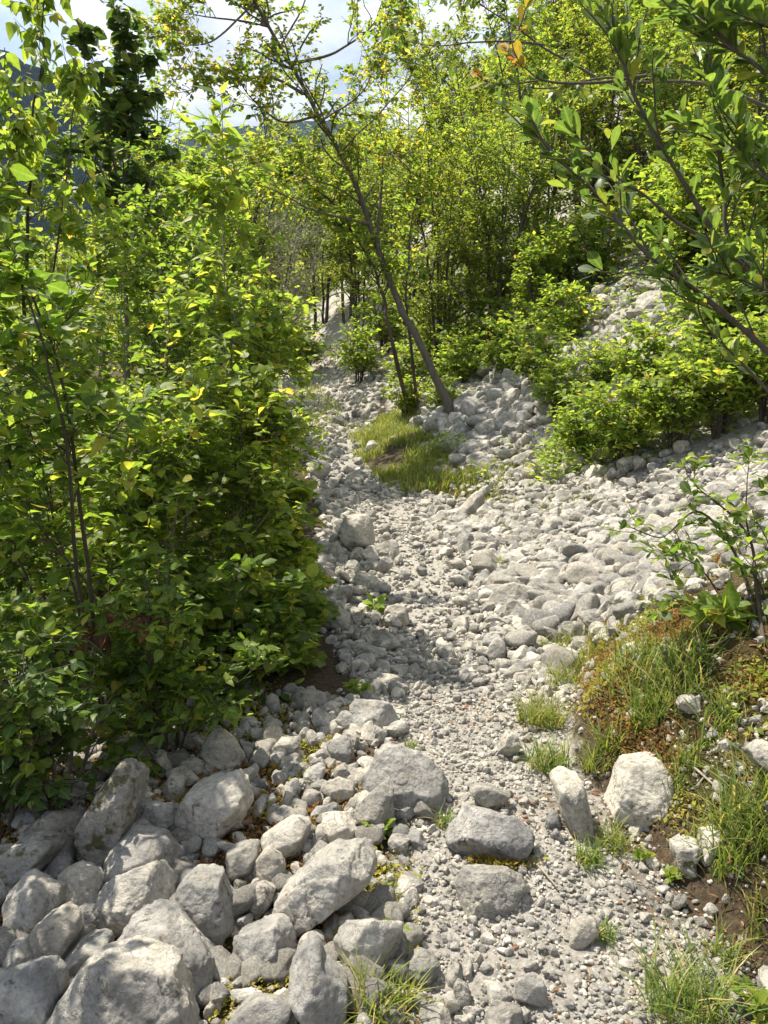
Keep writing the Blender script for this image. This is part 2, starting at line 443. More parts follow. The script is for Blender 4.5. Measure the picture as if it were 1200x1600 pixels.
ground = mesh_obj('ground', np.stack([XX.ravel(), YY.ravel(), ZZ], -1), [quads], ground_mat(),
                  attr={'gravel': gravel_mask(XX.ravel(), YY.ravel()), 'moss': moss_mask(XX.ravel(), YY.ravel())})
tag(ground, kind='structure')

def mountain(name, ridge_px, D, depth, mat, rough=.12):
    pts = np.array([P(px, py, D) for px, py in ridge_px])
    xs = np.linspace(pts[0, 0], pts[-1, 0], 140)
    yc = np.interp(xs, pts[:, 0], pts[:, 1]); hz = np.interp(xs, pts[:, 0], pts[:, 2])
    ts = np.linspace(-1, 1, 60)
    X = np.repeat(xs[None], 60, 0); Y = yc[None] + ts[:, None] * depth
    prof = 1 - np.abs(ts)[:, None] ** 1.25
    nz = fbm(np.stack([X.ravel() / D * 9, Y.ravel() / D * 9, np.zeros(X.size)], -1), 5, 31).reshape(X.shape)
    Z = -8 + (hz[None] + 8) * prof * (1 + rough * nz) 
    idx = np.arange(X.size).reshape(X.shape)
    q = np.stack([idx[:-1, :-1], idx[:-1, 1:], idx[1:, 1:], idx[1:, :-1]], -1).reshape(-1, 4)
    return tag(mesh_obj(name, np.stack([X.ravel(), Y.ravel(), Z.ravel()], -1), [q], mat), kind='structure')
M_MT = mountain_mat('mountain_forest', (.005, .012, .015), (.018, .030, .026))
mountain('mountain', [(-900, 520), (-300, 430), (100, 330), (330, 205), (430, 178), (510, 168), (570, 190), (640, 215), (720, 190), (770, 75), (800, 40), (850, 20), (980, 30), (1300, 40), (1900, 160), (2400, 450)], 1100, 420, M_MT, .05)
mountain('hill', [(-1500, 40), (-700, 40), (-200, 50), (0, 85), (60, 105), (115, 140), (200, 190), (300, 280), (420, 400), (520, 500)], 380, 170, M_MT, .06)

# ------------------------------------------------------------------ rocks
def chop(dirs, r, planes, k=18.0):
    """trim a star-shaped radius by planes (normal, distance), with slightly worn edges"""
    inv = r ** -k
    for nn, d in planes:
        c = dirs @ nn
        rr = np.where(c > 1e-3, d / np.maximum(c, 1e-3), 1e3)
        inv = inv + rr ** -k
    return inv ** (-1.0 / k)

def outline_rock(name, px, label, sub=5, thick=.85, mat=None, group=None, seed=0, facets=9, depth=None, cat='rock', rough=1.0, sink=.06, dz=0.0):
    px = np.array(px, float)
    x0, y0 = px.min(0); x1, y1 = px.max(0)
    y1s = y1 + sink * (y1 - y0)
    px[:, 1] = np.where(px[:, 1] > y0 + .72 * (y1 - y0), px[:, 1] + sink * (y1 - y0), px[:, 1])
    kb = np.argmax(px[:, 1])
    c = np.array([(x0 + x1) / 2, (y0 + y1s) / 2])
    # centroid of the polygon as star centre
    a = px; b = np.roll(px, -1, 0); cr_ = a[:, 0] * b[:, 1] - b[:, 0] * a[:, 1]
    if abs(cr_.sum()) > 1: c = ((a + b) * cr_[:, None]).sum(0) / (3 * cr_.sum())
    if depth is None:
        _, D = hit(min(max(px[kb, 0], -60), 1260), y1 - .04 * (y1 - y0))
        D = D + .22 * thick * .5 * math.sqrt((x1 - x0) * (y1 - y0)) * D / FPX
    else:
        D = depth
    D += dz
    s = D / FPX
    q = (px - c) * s; q[:, 1] *= -1
    # radial function of the outline by ray casting, a little softened
    th = np.linspace(-math.pi, math.pi, 361)
    rad = np.zeros(361)
    for i, t in enumerate(th):
        d = np.array([math.cos(t), math.sin(t)]); best = 0
        for k in range(len(q)):
            p0, p1 = q[k], q[(k + 1) % len(q)]; e = p1 - p0
            den = d[0] * e[1] - d[1] * e[0]
            if abs(den) < 1e-12: continue
            u = (p0[0] * e[1] - p0[1] * e[0]) / den; v = (p0[0] * d[1] - p0[1] * d[0]) / den
            if u > 0 and -1e-6 <= v <= 1 + 1e-6: best = max(best, u)
        rad[i] = best
    rad = np.maximum(rad, .25 * rad.mean())
    ker = np.exp(-np.linspace(-4, 4, 13) ** 2); ker /= ker.sum()
    rad = np.convolve(np.concatenate([rad[-7:-1], rad, rad[1:7]]), ker, 'valid')
    tz = thick * .5 * math.sqrt((x1 - x0) * (y1 - y0)) * s
    v, f = ICO[sub]
    r0 = np.random.default_rng(seed)
    ang = np.arctan2(v[:, 1], v[:, 0]); rho = np.hypot(v[:, 0], v[:, 1])
    ro = np.interp(ang, th, rad)
    p_ = 3.6
    r = ((rho / ro) ** p_ + (np.abs(v[:, 2]) / tz) ** p_) ** (-1 / p_)
    pl = []
    pt = v * r[:, None]
    for k in range(facets):
        nn = nrm(r0.normal(size=3) + np.array([0, .45, 1.0])); pl.append((nn, (pt @ nn).max() * r0.uniform(.55, .86)))
    r = chop(v, r, pl, 130)
    pt = v * r[:, None]; pl = []
    for k in range(facets * 4):
        nn = nrm(r0.normal(size=3) + np.array([0, .2, .5])); pl.append((nn, (pt @ nn).max() * r0.uniform(.87, .98)))
    r = chop(v, r, pl, 160)
    base = v * r[:, None]
    mean = r.mean()
    o = r0.uniform(-50, 50, 3)
    nv = v * (r / mean)[:, None]
    nz = .06 * fbm(nv * 1.5 + o, 3, 2) + .015 * fbm(nv * 5 + o, 4, 3, .6) - .022 * np.maximum(0, fbm(nv * 3.1 + o, 2, 6) - .35) - .03 * np.maximum(0, .25 - np.abs(fbm(nv * 2.2 + o, 3, 8))) / .25
    nz = nz + .012 * np.abs(fbm(nv * 11 + o, 3, 4))
    r = r * (1 + rough * nz)
    loc = v * r[:, None]
    W = loc[:, :1] * CR + loc[:, 1:2] * CU - loc[:, 2:3] * CF
    center = P(c[0], c[1], D)
    ob = mesh_obj(name, W, [f], mat or M_ROCK)
    ob.location = center
    tag(ob, label, cat, group)
    return ob, center, mean

def stone_proto(seed, sub, nplanes=10, flat=.75):
    r0 = np.random.default_rng(seed)
    v, f = ICO[sub]
    ax = np.array([1, r0.uniform(.55, .95), r0.uniform(.4, .8) * flat / .75])
    r = 1 / np.linalg.norm(v / ax, axis=1)
    pts = v * r[:, None]
    pl = []
    for k in range(nplanes):
        nn = nrm(r0.normal(size=3)); pl.append((nn, (pts @ nn).max() * r0.uniform(.5, .85)))
    r = chop(v, r, pl, 90)
    o = r0.uniform(-30, 30, 3)
    if sub >= 3:
        r = r * (1 + .05 * fbm(v * 1.8 + o, 3, 1) + .025 * fbm(v * 6 + o, 2, 2))
    return v * r[:, None], f

Z1 = lambda p: [(x / 2, 1100 + y / 2) for x, y in p]
Z2 = lambda p: [(600 + x / 2, 1100 + y / 2) for x, y in p]
Z3 = lambda p: [(400 + x / 3, 600 + y / 3) for x, y in p]
Z4 = lambda p: [(800 + x / 3, 600 + y / 3) for x, y in p]
PILE, TRAIL, BANK, SCREE, FARS = 'rocks piled at the lower left', 'rocks set in the trail', 'rocks of the mossy bank', 'rocks of the right hand scree', 'rocks along the far trail'
HEROES = [
 # phrase used by neighbours, label, outline, group, options
 ('the cream white boulder', 'large cream-white sunlit boulder cut off by the bottom edge of the photo', Z1([(100,1100),(120,1010),(250,830),(370,745),(460,770),(520,810),(560,880),(600,930),(620,1060),(600,1100)]), PILE, dict(sub=6, thick=.9, facets=9, dz=-.06)),
 ('the broad split block', 'broad grey block with a pale right face leaning behind the cream white boulder', Z1([(335,700),(390,640),(500,620),(590,690),(660,745),(680,860),(670,980),(600,1030),(450,900),(340,800)]), PILE, dict(sub=6, thick=.8, facets=9, dz=.11)),
 ('the oval pale boulder', 'oval pale boulder with a dark curved crack, above the broad split block', Z1([(290,610),(330,550),(400,485),(480,475),(550,540),(550,610),(520,680),(400,700),(320,690)]), PILE, dict(sub=6)),
 ('the pitted square boulder', 'big squarish grey boulder with a black pitted left face, mossy hollow beside it', Z1([(545,330),(560,250),(640,205),(740,190),(790,250),(785,340),(740,390),(640,440),(580,450),(550,400)]), PILE, dict(sub=6, facets=8)),
 ('the tall leaning slab', 'tall leaning grey slab rising under the left shrub, narrow at its top', Z1([(255,470),(250,380),(310,270),(370,190),(440,140),(475,170),(450,270),(420,340),(400,400),(330,500),(280,510)]), PILE, dict(sub=6, thick=.7, mat='d')),
 ('the egg shaped boulder', 'egg-shaped upright boulder, smooth and light, right of the oval pale boulder', Z1([(545,600),(570,540),(650,505),(710,530),(735,600),(740,680),(680,745),(600,720),(545,660)]), PILE, dict(sub=6)),
 ('the domed grey boulder', 'wide domed grey boulder in shade right behind the oval pale boulder', Z1([(320,530),(350,440),(420,390),(500,378),(570,400),(580,460),(550,560),(430,560),(330,560)]), PILE, {}),
 ('the smooth loaf stone', 'smooth loaf-shaped stone lying left of the pitted square boulder', Z1([(405,350),(440,310),(510,300),(550,330),(550,380),(480,400),(420,390)]), PILE, {}),
 ('the dark faced block', 'dark-faced angular block third from the left edge, under the leaning slab', Z1([(20,600),(40,550),(120,530),(205,560),(200,610),(150,670),(80,710),(30,670)]), PILE, {}),
 ('the round shaded stone', 'round shaded stone between the dark-faced block and the oval pale boulder', Z1([(170,540),(240,505),(300,515),(320,560),(300,620),(240,650),(200,630)]), PILE, {}),
 ('the ochre stained wedge', 'ochre-stained wedge of rock just below the dark-faced block', Z1([(90,720),(150,660),(200,635),(260,680),(250,760),(200,850),(130,820)]), PILE, {}),
 ('the sunken grey stone', 'half-hidden grey stone sunken between ochre wedge and oval boulder', Z1([(200,640),(260,622),(330,660),(340,720),(260,730)]), PILE, {}),
 ('the bluish hump', 'bluish-grey humped stone touching the cream white boulder from above', Z1([(185,820),(210,760),(280,705),(345,720),(350,800),(260,880),(210,900)]), PILE, {}),
 ('the corner block', 'big dark grey block in the bottom left corner of the picture', Z1([(-60,1080),(-40,830),(60,812),(150,825),(200,880),(180,940),(120,1030),(60,1090)]), PILE, dict(sub=6)),
 ('the low corner stone', 'low rounded stone resting on the corner block', Z1([(-20,810),(20,755),(80,740),(130,790),(125,840),(0,850)]), PILE, {}),
 ('the small edge stone', 'small flat stone at the left edge above the low rounded stone', Z1([(-30,725),(10,690),(60,695),(75,735),(30,770),(-20,765)]), PILE, {}),
 ('the left edge slab', 'mottled flat slab at the left edge, half under the shrub leaves', Z1([(-40,520),(60,420),(160,415),(200,440),(150,500),(60,560),(-30,580)]), PILE, dict(mat='d')),
 ('the mossy dark slab', 'mossy dark slab deep in shrub shade left of the leaning slab', Z1([(60,410),(100,340),(200,320),(260,370),(240,440),(160,430)]), PILE, dict(mat='d')),
 ('the flat shaded stone', 'flat shaded stone wedged under the mottled left slab', Z1([(110,530),(170,470),(220,465),(230,510),(180,550)]), PILE, {}),
 ('the stubby upright stone', 'stubby upright stone with a worn top, right of the egg-shaped boulder', Z1([(700,450),(740,425),(810,430),(800,500),(770,560),(720,550)]), PILE, {}),
 ('the moss edged rock', 'long humped rock edged with yellow moss, beyond the stubby upright stone', Z1([(800,430),(880,375),(940,350),(975,380),(965,450),(900,490),(840,460)]), PILE, {}),
 ('the split tooth', 'tooth-shaped grey stone with a sharp ridge, between mossy rock and small block', Z1([(780,510),(830,445),(880,480),(905,540),(870,580),(800,570)]), PILE, {}),
 ('the small grey block', 'small rounded grey block left of the long whaleback boulder', Z1([(745,605),(790,555),(840,545),(865,580),(830,645),(780,660)]), PILE, {}),
 ('the whaleback boulder', 'long whaleback boulder slanting up to the right in the middle of the pile', Z1([(855,640),(880,590),(980,490),(1060,450),(1150,455),(1220,470),(1170,540),(1100,600),(1000,670),(940,730),(880,700)]), PILE, dict(sub=6, thick=.8)),
 ('the blunt boulder', 'blunt five-sided boulder at the lower end of the whaleback boulder', Z1([(725,720),(760,680),(830,665),(900,670),(930,730),(900,800),(820,830),(740,790)]), PILE, {}),
 ('the horned rock', 'horned rock with a pointed top near the bottom edge, beside yellow-green grass', Z1([(890,840),(940,750),(970,715),(1000,760),(1010,810),(1090,880),(1080,970),(1020,1030),(930,1010),(910,930)]), PILE, {}),
 ('the low broad rock', 'low broad rock with cracked corners, below the whaleback boulder', Z1([(1020,770),(1080,700),(1120,650),(1200,640),(1280,680),(1260,750),(1200,840),(1100,870),(1030,820)]), PILE, dict(thick=.7)),
 ('the thin wedge', 'thin wedge of stone standing between whaleback and low broad rock', Z1([(995,735),(1010,690),(1060,655),(1085,670),(1050,730)]), PILE, {}),
 ('the cracked bottom block', 'cracked pale block at the bottom edge, left of the horned rock', Z1([(690,1000),(700,950),(750,915),(900,920),(930,950),(900,1010),(800,1050),(690,1050)]), PILE, {}),
 ('the pyramid rock', 'pyramid-shaped grey rock against the dark foot of the shrub', Z1([(630,150),(640,100),(690,70),(730,110),(765,170),(740,210),(680,200)]), PILE, {}),
 ('the pointed stone', 'pointed stone at the top of the pile, its left side dark', Z1([(805,110),(840,40),(870,70),(895,100),(860,132),(820,128)]), PILE, {}),
 ('the angular shaded stone', 'angular five-cornered stone just below the pointed stone', Z1([(840,155),(880,100),(930,100),(945,128),(900,185),(850,185)]), PILE, {}),
 ('the twin round stone', 'round bright stone, larger of the touching pair above the whaleback', Z1([(1000,370),(1010,320),(1070,310),(1120,350),(1130,410),(1090,450),(1040,435)]), PILE, {}),
 ('the twin oval stone', 'oval stone, smaller of the touching pair above the whaleback', Z1([(975,445),(980,380),(1010,370),(1045,420),(1035,460),(990,465)]), PILE, {}),
 ('the speckled upright block', 'speckled upright block between the touching pair and the great trailside boulder', Z1([(1095,330),(1130,280),(1180,250),(1230,270),(1235,385),(1170,408),(1110,370)]), PILE, {}),
 ('the great trailside boulder', 'great low boulder beside the trail, widest of the upper pile', [(553,1192),(590,1165),(640,1165),(680,1197),(725,1245),(690,1264),(640,1264),(600,1240),(565,1220)], PILE, dict(sub=6, thick=.8)),
 ('the white cube', 'small white cube of stone gleaming among the upper pile', Z1([(890,258),(920,225),(950,250),(932,292),(895,288)]), PILE, dict(facets=8)),
 ('the ochre chip', 'small upright chip with an ochre foot, right of the white cube', Z1([(935,310),(960,245),(1000,270),(1000,325),(950,330)]), PILE, {}),
 ('the grey tablet', 'grey tablet-shaped stone tilted above the ochre-footed chip', Z1([(940,215),(1000,180),(1030,200),(1005,250),(950,255)]), PILE, {}),
 ('the long low brick', 'long low brick-like stone right of the ochre-footed chip', Z1([(1000,255),(1060,235),(1110,250),(1110,295),(1060,315),(1010,295)]), PILE, {}),
 ('the shaded lump', 'shaded lump lying on the long low brick-like stone', Z1([(1030,195),(1080,175),(1120,220),(1110,250),(1050,248)]), PILE, {}),
 ('the narrow fin', 'narrow fin of rock standing upright in the upper pile', Z1([(1020,125),(1040,85),(1090,100),(1110,170),(1080,195),(1030,185)]), PILE, {}),
 ('the squat grey stone', 'squat grey stone behind the pitted square boulder, nearest the shrub', Z1([(555,185),(610,160),(650,190),(620,230),(560,220)]), PILE, {}),
 ('the tilted shard', 'tilted shard left of the pitted square boulder top', Z1([(500,275),(530,220),(580,230),(570,285),(520,305)]), PILE, {}),
 ('the dim pointed stone', 'dim pointed stone between leaning slab and pitted square boulder', Z1([(480,175),(510,150),(545,200),(530,225),(490,205)]), PILE, {}),
 ('the pale flat cap', 'pale flat stone at the top right of the pile', Z1([(990,75),(1050,60),(1070,85),(1020,105)]), PILE, {}),
 ('the upper brown block', 'block with a brown stained top at the upper end of the pile', Z1([(1040,65),(1070,20),(1120,35),(1125,80),(1080,90)]), PILE, {}),
 ('the flat oval pebble', 'flat oval pebble in the brown moss right of the pitted square boulder', Z1([(855,335),(890,315),(935,345),(900,365),(860,355)]), PILE, {}),
 ('the white oval pebble', 'white oval pebble standing in brown moss above the flat oval one', Z1([(830,303),(850,275),(865,300),(850,323)]), PILE, {}),
 ('the mossy shoulder stone', 'stone with brown moss on its shoulder, right of the pyramid rock', Z1([(770,180),(800,130),(850,160),(840,190),(790,205)]), PILE, {}),
 ('the cross trail boulder', 'smooth flat-topped wedge boulder lying across the trail', Z2([(185,435),(190,390),(230,325),(290,330),(410,350),(460,390),(490,460),(430,490),(330,480),(230,465)]), TRAIL, dict(sub=6, thick=.9, facets=8)),
 ('the sunken trail slab', 'sunken brown-grey slab in front of the flat-topped wedge boulder', Z2([(200,545),(240,515),(390,520),(440,550),(485,605),(420,640),(300,650),(220,650)]), TRAIL, dict(sub=6, thick=.7, sink=.12)),
 ('the tilted trail plate', 'tilted flat grey plate on the gravel at lower middle right', Z2([(555,755),(575,700),(620,655),(690,690),(640,735),(600,762)]), TRAIL, dict(thick=.5)),
 ('the big white bank rock', 'big white rock upright in the mossy bank', Z2([(705,325),(740,220),(760,160),(800,118),(850,140),(870,190),(890,220),(945,280),(920,355),(870,395),(800,428),(745,405),(710,365)]), BANK, dict(sub=6, thick=1.0, facets=9, bright=1, dz=.07)),
 ('the leaning bank slab', 'narrow grey slab leaning in shade at the foot of the bank', Z2([(525,235),(560,195),(605,190),(625,270),(650,380),(660,440),(610,450),(560,360)]), BANK, dict(thick=1.0, dz=.05)),
 ('the yellowish bank rock', 'yellowish weathered rock low on the bank below the white rock', Z2([(900,440),(960,400),(985,430),(955,480),(970,550),(930,535)]), BANK, dict(thick=1.2, dz=.015, bright=1)),
 ('the forked white rock', 'jagged white rock under the grass tuft at the right', Z2([(1000,405),(1030,360),(1070,380),(1050,440),(1010,505),(980,485)]), BANK, dict(bright=1, thick=1.2, dz=.015)),
 ('the right edge rock', 'pale rock at the right edge poking out of moss', Z2([(1140,140),(1200,100),(1260,150),(1230,260),(1160,205)]), BANK, dict(bright=1)),
 ('the low right edge rock', 'smooth pale rock at the right edge near the bottom corner', Z2([(1160,880),(1200,830),(1280,850),(1260,990),(1180,950)]), BANK, dict(bright=1)),
 ('the little pale wedge', 'little pale wedge on the trail left of the flat-topped boulder', Z2([(60,405),(110,395),(140,445),(100,455)]), TRAIL, {}),
 ('the pale trail edge rock', 'pale rock at the foot of the grassy bank where the trail narrows', Z2([(355,145),(380,80),(430,80),(420,145),(370,175)]), BANK, dict(bright=1)),
 ('the white bank sliver', 'white sliver of rock near the top of the mossy bank', Z2([(745,45),(790,10),(840,0),(800,45),(760,65)]), BANK, dict(bright=1)),
 ('the small bank cube', 'small grey cube stuck in moss left of the white rock', Z2([(605,118),(640,110),(635,148),(610,152)]), BANK, {}),
 ('the flush grey stone', 'grey stone worn flush with the gravel near the bottom', Z2([(410,870),(460,830),(510,850),(510,945),(450,955),(410,925)]), TRAIL, dict(thick=.35)),
 ('the left split chip', 'narrow chip, left one of three flat chips by the trail bottom', Z2([(180,905),(210,895),(245,950),(210,980)]), TRAIL, {}),
 ('the middle split chip', 'kite-shaped chip, middle one of three flat chips by the trail bottom', Z2([(215,885),(240,865),(275,905),(255,950),(225,925)]), TRAIL, {}),
 ('the right split chip', 'pale broad chip, right one of three flat chips by the trail bottom', Z2([(305,895),(350,875),(405,905),(380,950),(330,945)]), TRAIL, {}),
 ('the bottom pale slab', 'broad pale slab at the bottom edge of the trail', Z2([(295,985),(370,940),(440,960),(430,1020),(310,1030)]), TRAIL, {}),
 ('the pale chip', 'pale squarish chip right of the small grey boulder by the trail', Z2([(185,855),(230,805),(260,840),(210,885)]), TRAIL, {}),
 ('the small trailside boulder', 'small grey boulder by the trail just right of the low broad rock', Z2([(55,830),(110,770),(160,790),(178,830),(150,885),(75,865)]), PILE, {}),
 ('the low slab behind', 'low slab behind the flat-topped wedge boulder on the trail', Z2([(240,255),(340,255),(405,290),(350,340),(290,305)]), TRAIL, dict(thick=.6)),
 ('the shaded foot stone', 'small shaded stone at the foot of the leaning bank slab', Z2([(505,365),(530,330),(555,350),(550,405),(520,405)]), BANK, {}),
 ('the bottom left chip', 'greyish slab at the bottom edge beside yellow-green grass', Z2([(100,970),(150,955),(210,970),(230,1040),(110,1050)]), TRAIL, {}),
 ('the perched boulder', 'big perched boulder with a sunlit top beside the trail bend', Z3([(385,705),(410,615),(470,605),(535,610),(558,690),(550,775),(510,750),(430,785)]), FARS, dict(depth='k1')),
 ('the propping block', 'dark block propping the perched boulder from the left', Z3([(290,835),(340,770),(385,720),(425,780),(400,815),(340,838)]), FARS, {}),
 ('the pale wedge underneath', 'pale stone tucked under the front of the perched boulder', Z3([(420,825),(470,755),(520,760),(535,805),(480,838)]), FARS, {}),
 ('the round mid trail stone', 'round grey stone in the middle of the trail before the narrowing', Z3([(595,1115),(600,1050),(650,1030),(710,1045),(720,1125),(660,1148)]), FARS, {}),
 ('the big flat scree rock', 'big flat-topped pale rock at the left foot of the scree', Z3([(1060,1062),(1110,960),(1200,930),(1330,960),(1335,1012),(1200,1065)]), SCREE, dict(thick=.6)),
 ('the far pale rock', 'large pale rock below the rock pile at the far trail edge', Z3([(930,605),(1000,530),(1050,490),(1085,570),(1040,615),(970,640)]), FARS, {}),
 ('the white bank stone', 'white stone bedded in the grassy bank beside the far trail', Z3([(505,325),(530,255),(570,265),(575,300),(540,335)]), FARS, {}),
 ('the far blocky rock', 'blocky shaded rock left of the far trail among leaves', Z3([(245,425),(260,370),(310,350),(350,380),(350,445),(270,455)]), FARS, {}),
 ('the low shaded ledge', 'low shaded ledge of rock at the left trail edge below the perched boulder', Z3([(300,1065),(330,1025),(420,1060),(470,1125),(440,1165),(360,1135)]), FARS, {}),
 ('the rounded white cobble', 'rounded white cobble left of the first grass of the bank', Z3([(1055,1222),(1080,1175),(1140,1170),(1170,1240),(1120,1260)]), FARS, dict(bright=1)),
 ('the pale mid trail cobble', 'pale wedge cobble in the trail below the round grey stone', Z3([(835,1262),(870,1230),(930,1235),(955,1280),(920,1303)]), FARS, dict(bright=1)),
 ('the flat white ledge', 'flat white ledge where the upper trail steps down', Z3([(440,1225),(500,1195),(600,1240),(630,1290),(560,1315),(480,1275)]), FARS, dict(bright=1, thick=.6)),
 ('the grey step slab', 'grey step-like slab at the shrub edge above the pile', Z3([(155,1450),(250,1430),(370,1450),(390,1525),(240,1535),(150,1500)]), PILE, {}),
 ('the low pale step stone', 'low pale stone in the trail between ledge and great boulder', Z3([(595,1422),(640,1385),(720,1420),(700,1465),(620,1455)]), FARS, dict(thick=.6)),
 ('the bright flat cobble', 'bright flat cobble just right of the perched boulder', Z3([(570,683),(590,650),(635,660),(620,703),(580,708)]), FARS, {}),
 ('the shaded front block', 'shaded block in front of the perched boulder, right of the pale wedge', Z3([(550,795),(600,760),(650,780),(640,815),(570,825)]), FARS, {}),
 ('the dark trail cobble', 'dark cobble in the shaded gravel below the perched boulder', Z3([(650,905),(690,860),(740,880),(700,925)]), FARS, {}),
 ('the upright white cobble', 'upright white cobble in the gravel left of the big flat rock', Z3([(925,835),(960,810),(995,850),(960,870)]), FARS, {}),
 ('the pile top slab', 'thick grey slab between the trail and the top of the pile', [(535,1112),(560,1090),(620,1095),(632,1132),(580,1144),(540,1138)], PILE, {}),
 ('the bluish round scree boulder', 'round bluish-grey boulder standing in the middle of the scree', Z4([(500,885),(530,835),(590,835),(620,900),(590,945),(530,935)]), SCREE, {}),
 ('the white scree block', 'bright white angular block left of the round bluish boulder', Z4([(475,935),(500,900),(545,930),(530,980),(490,980)]), SCREE, dict(bright=1)),
 ('the split scree boulder', 'broad split boulder below the round bluish boulder', Z4([(470,1015),(520,970),(620,970),(640,1005),(560,1055),(490,1045)]), SCREE, {}),
 ('the grey scree wedge', 'grey wedge-shaped rock at the upper left of the scree', Z4([(200,833),(250,790),(310,790),(300,833),(240,858)]), SCREE, {}),
 ('the long white scree rock', 'long white rock at the right of the scree behind the dark twigs', Z4([(800,833),(870,790),(980,800),(990,833),(880,865)]), SCREE, dict(bright=1)),
 ('the smooth scree cobble', 'smooth oval cobble between round boulder and long white rock', Z4([(740,873),(780,830),(820,850),(810,905),(770,915)]), SCREE, {}),
 ('the overhanging scree rock', 'pointed rock overhanging a dark gap at the foot of the scree', Z4([(305,1073),(360,1045),(430,1100),(420,1155),(350,1135)]), SCREE, {}),
 ('the lowest scree rock', 'lowest pale rock of the scree, above the grass', Z4([(370,1205),(400,1170),(460,1160),(490,1205),(420,1235)]), SCREE, {}),
 ('the sloping scree rock', 'sloping pale rock left of the lowest scree rock', Z4([(260,1175),(290,1110),(350,1120),(380,1175),(320,1205)]), SCREE, {}),
 ('the jagged scree ledge', 'long jagged rock under the smooth oval cobble', Z4([(690,985),(740,960),(830,990),(860,1035),(760,1045),(680,1035)]), SCREE, {}),
 ('the small white scree cube', 'small white cube at the left side of the scree', Z4([(210,935),(240,890),(260,930),(250,970),(215,970)]), SCREE, dict(bright=1)),
 ('the hollow scree rock', 'rock with a dark hollow right of the round bluish boulder', Z4([(615,965),(650,900),(720,880),(740,920),(690,975),(640,1005)]), SCREE, {}),
 ('the tan scree rock', 'tan sunlit rock left of the white angular block', Z4([(320,895),(390,850),(440,900),(400,945),(330,935)]), SCREE, {}),
 ('the low scree hump', 'low humped rock between tan rock and small white cube', Z4([(100,935),(140,890),(200,900),(200,955),(150,985)]), SCREE, {}),
 ('the dark scree rock', 'darkest rock of the upper scree', Z4([(370,775),(400,730),(440,740),(440,785),(390,805)]), SCREE, {}),
]
M_WHITE = limestone('white_limestone', bright=1.25, mossy=.12)
hero_info = []
for k, (phrase, label, poly, grp, op) in enumerate(HEROES):
    op = dict(op)
    mat = {'d': M_ROCKD}.get(op.pop('mat', None), M_WHITE if op.pop('bright', None) else M_ROCK)
    dep = op.pop('depth', None)
    area = np.ptp(np.array(poly)[:, 0]) * np.ptp(np.array(poly)[:, 1])
    op.setdefault('sub', 5 if area > 1500 else 4)
    op.setdefault('thick', .95)
    big = np.ptp(np.array(poly)[:, 0]) > 45
    if dep == 'k1':
        op['depth'] = hit(555, 868)[1] + .05
    ob, cen, mean = outline_rock('boulder' if big else 'stone', poly, label, mat=mat, group=grp, seed=100 + k, **op)
    hero_info.append((phrase, cen, mean, np.array(poly).mean(0)))

# ------------------------------------------------------------------ scattered stones
def scatter_zone(n, x0, x1, y0, y1, dens, size_fn):
    x = rng.uniform(x0, x1, n); y = rng.uniform(y0, y1, n)
    keep = rng.random(n) < dens(x, y)
    x, y = x[keep], y[keep]
    return x, y, size_fn(x, y, len(x))
def logn(med, sig, lo, hi):
    return lambda x, y, n: np.clip(med * np.exp(rng.normal(0, sig, n)), lo, hi)
def patchy(x, y, s, seed):
    return np.clip(.5 + .9 * fbm(np.stack([x * s, y * s, np.zeros_like(x)], -1), 3, seed), 0, 1)
def uoff(x, y): return x - np.interp(y, YS, XR)
def d_trail_fine(x, y):
    return gravel_mask(x, y) * (.35 + .65 * patchy(x, y, 2.5, 41)) * np.clip((4.6 - y) / .8, 0, 1)
TC = ([2.9, 4.2, 6, 8, 9.2, 11, 13, 16], [.36, .25, .28, -.05, -.45, -.75, -1.0, -1.3])
def graded(med, sig, lo, hi):
    def f(x, y, n):
        e = np.clip(np.abs(x - np.interp(y, *TC)) / .45 - .35, 0, 1)
        return np.clip(med * (.68 + .6 * e) * np.exp(rng.normal(0, sig, n)), lo, hi)
    return f
def d_edge(x, y):
    return d_trail_mid(x, y) * np.clip(np.abs(x - np.interp(y, *TC)) / .4 - .4, 0, 1)
def d_trail_mid(x, y):
    return gravel_mask(x, y) * np.clip((y - 3.0) / .8, 0, 1) * (.4 + .6 * patchy(x, y, 1.6, 42))
def d_scree(x, y):
    u = uoff(x, y)
    xs = np.interp(y, [4.2, 4.4, 5.5, 6.5, 7.4, 8.0], [.3, 2.0, 2.9, 2.5, .6, .1])
    return np.clip((u + .3) / .3, 0, 1) * np.clip((xs - u) / .3, 0, 1) * (y > 4.1)
def d_pile(x, y):
    u = uoff(x, y)
    return np.clip((u - .85) / .3, 0, 1) * np.clip((5.0 - u) / 1.5, 0, 1) * np.clip((y - 8.6) / .8, 0, 1) * np.clip((14.5 - y) / 1.5, 0, 1) * np.clip(patchy(x, y, .55, 43) * 1.8 - .25, 0, 1)
def d_left(x, y):
    return np.clip((np.interp(y, YS, XL) + .1 - x) / .1, 0, 1) * (x > -1.7) * np.clip((3.5 - y) / .4, 0, 1)
def d_bank(x, y):
    u = uoff(x, y)
    return (u > 0) * (u < 1.6) * (y < 4.2) * np.clip(patchy(x, y, 3.0, 44) * 1.5 - .5, 0, 1)
def d_far(x, y):
    return gravel_mask(x, y) * np.clip((y - 8.5) / 1, 0, 1)
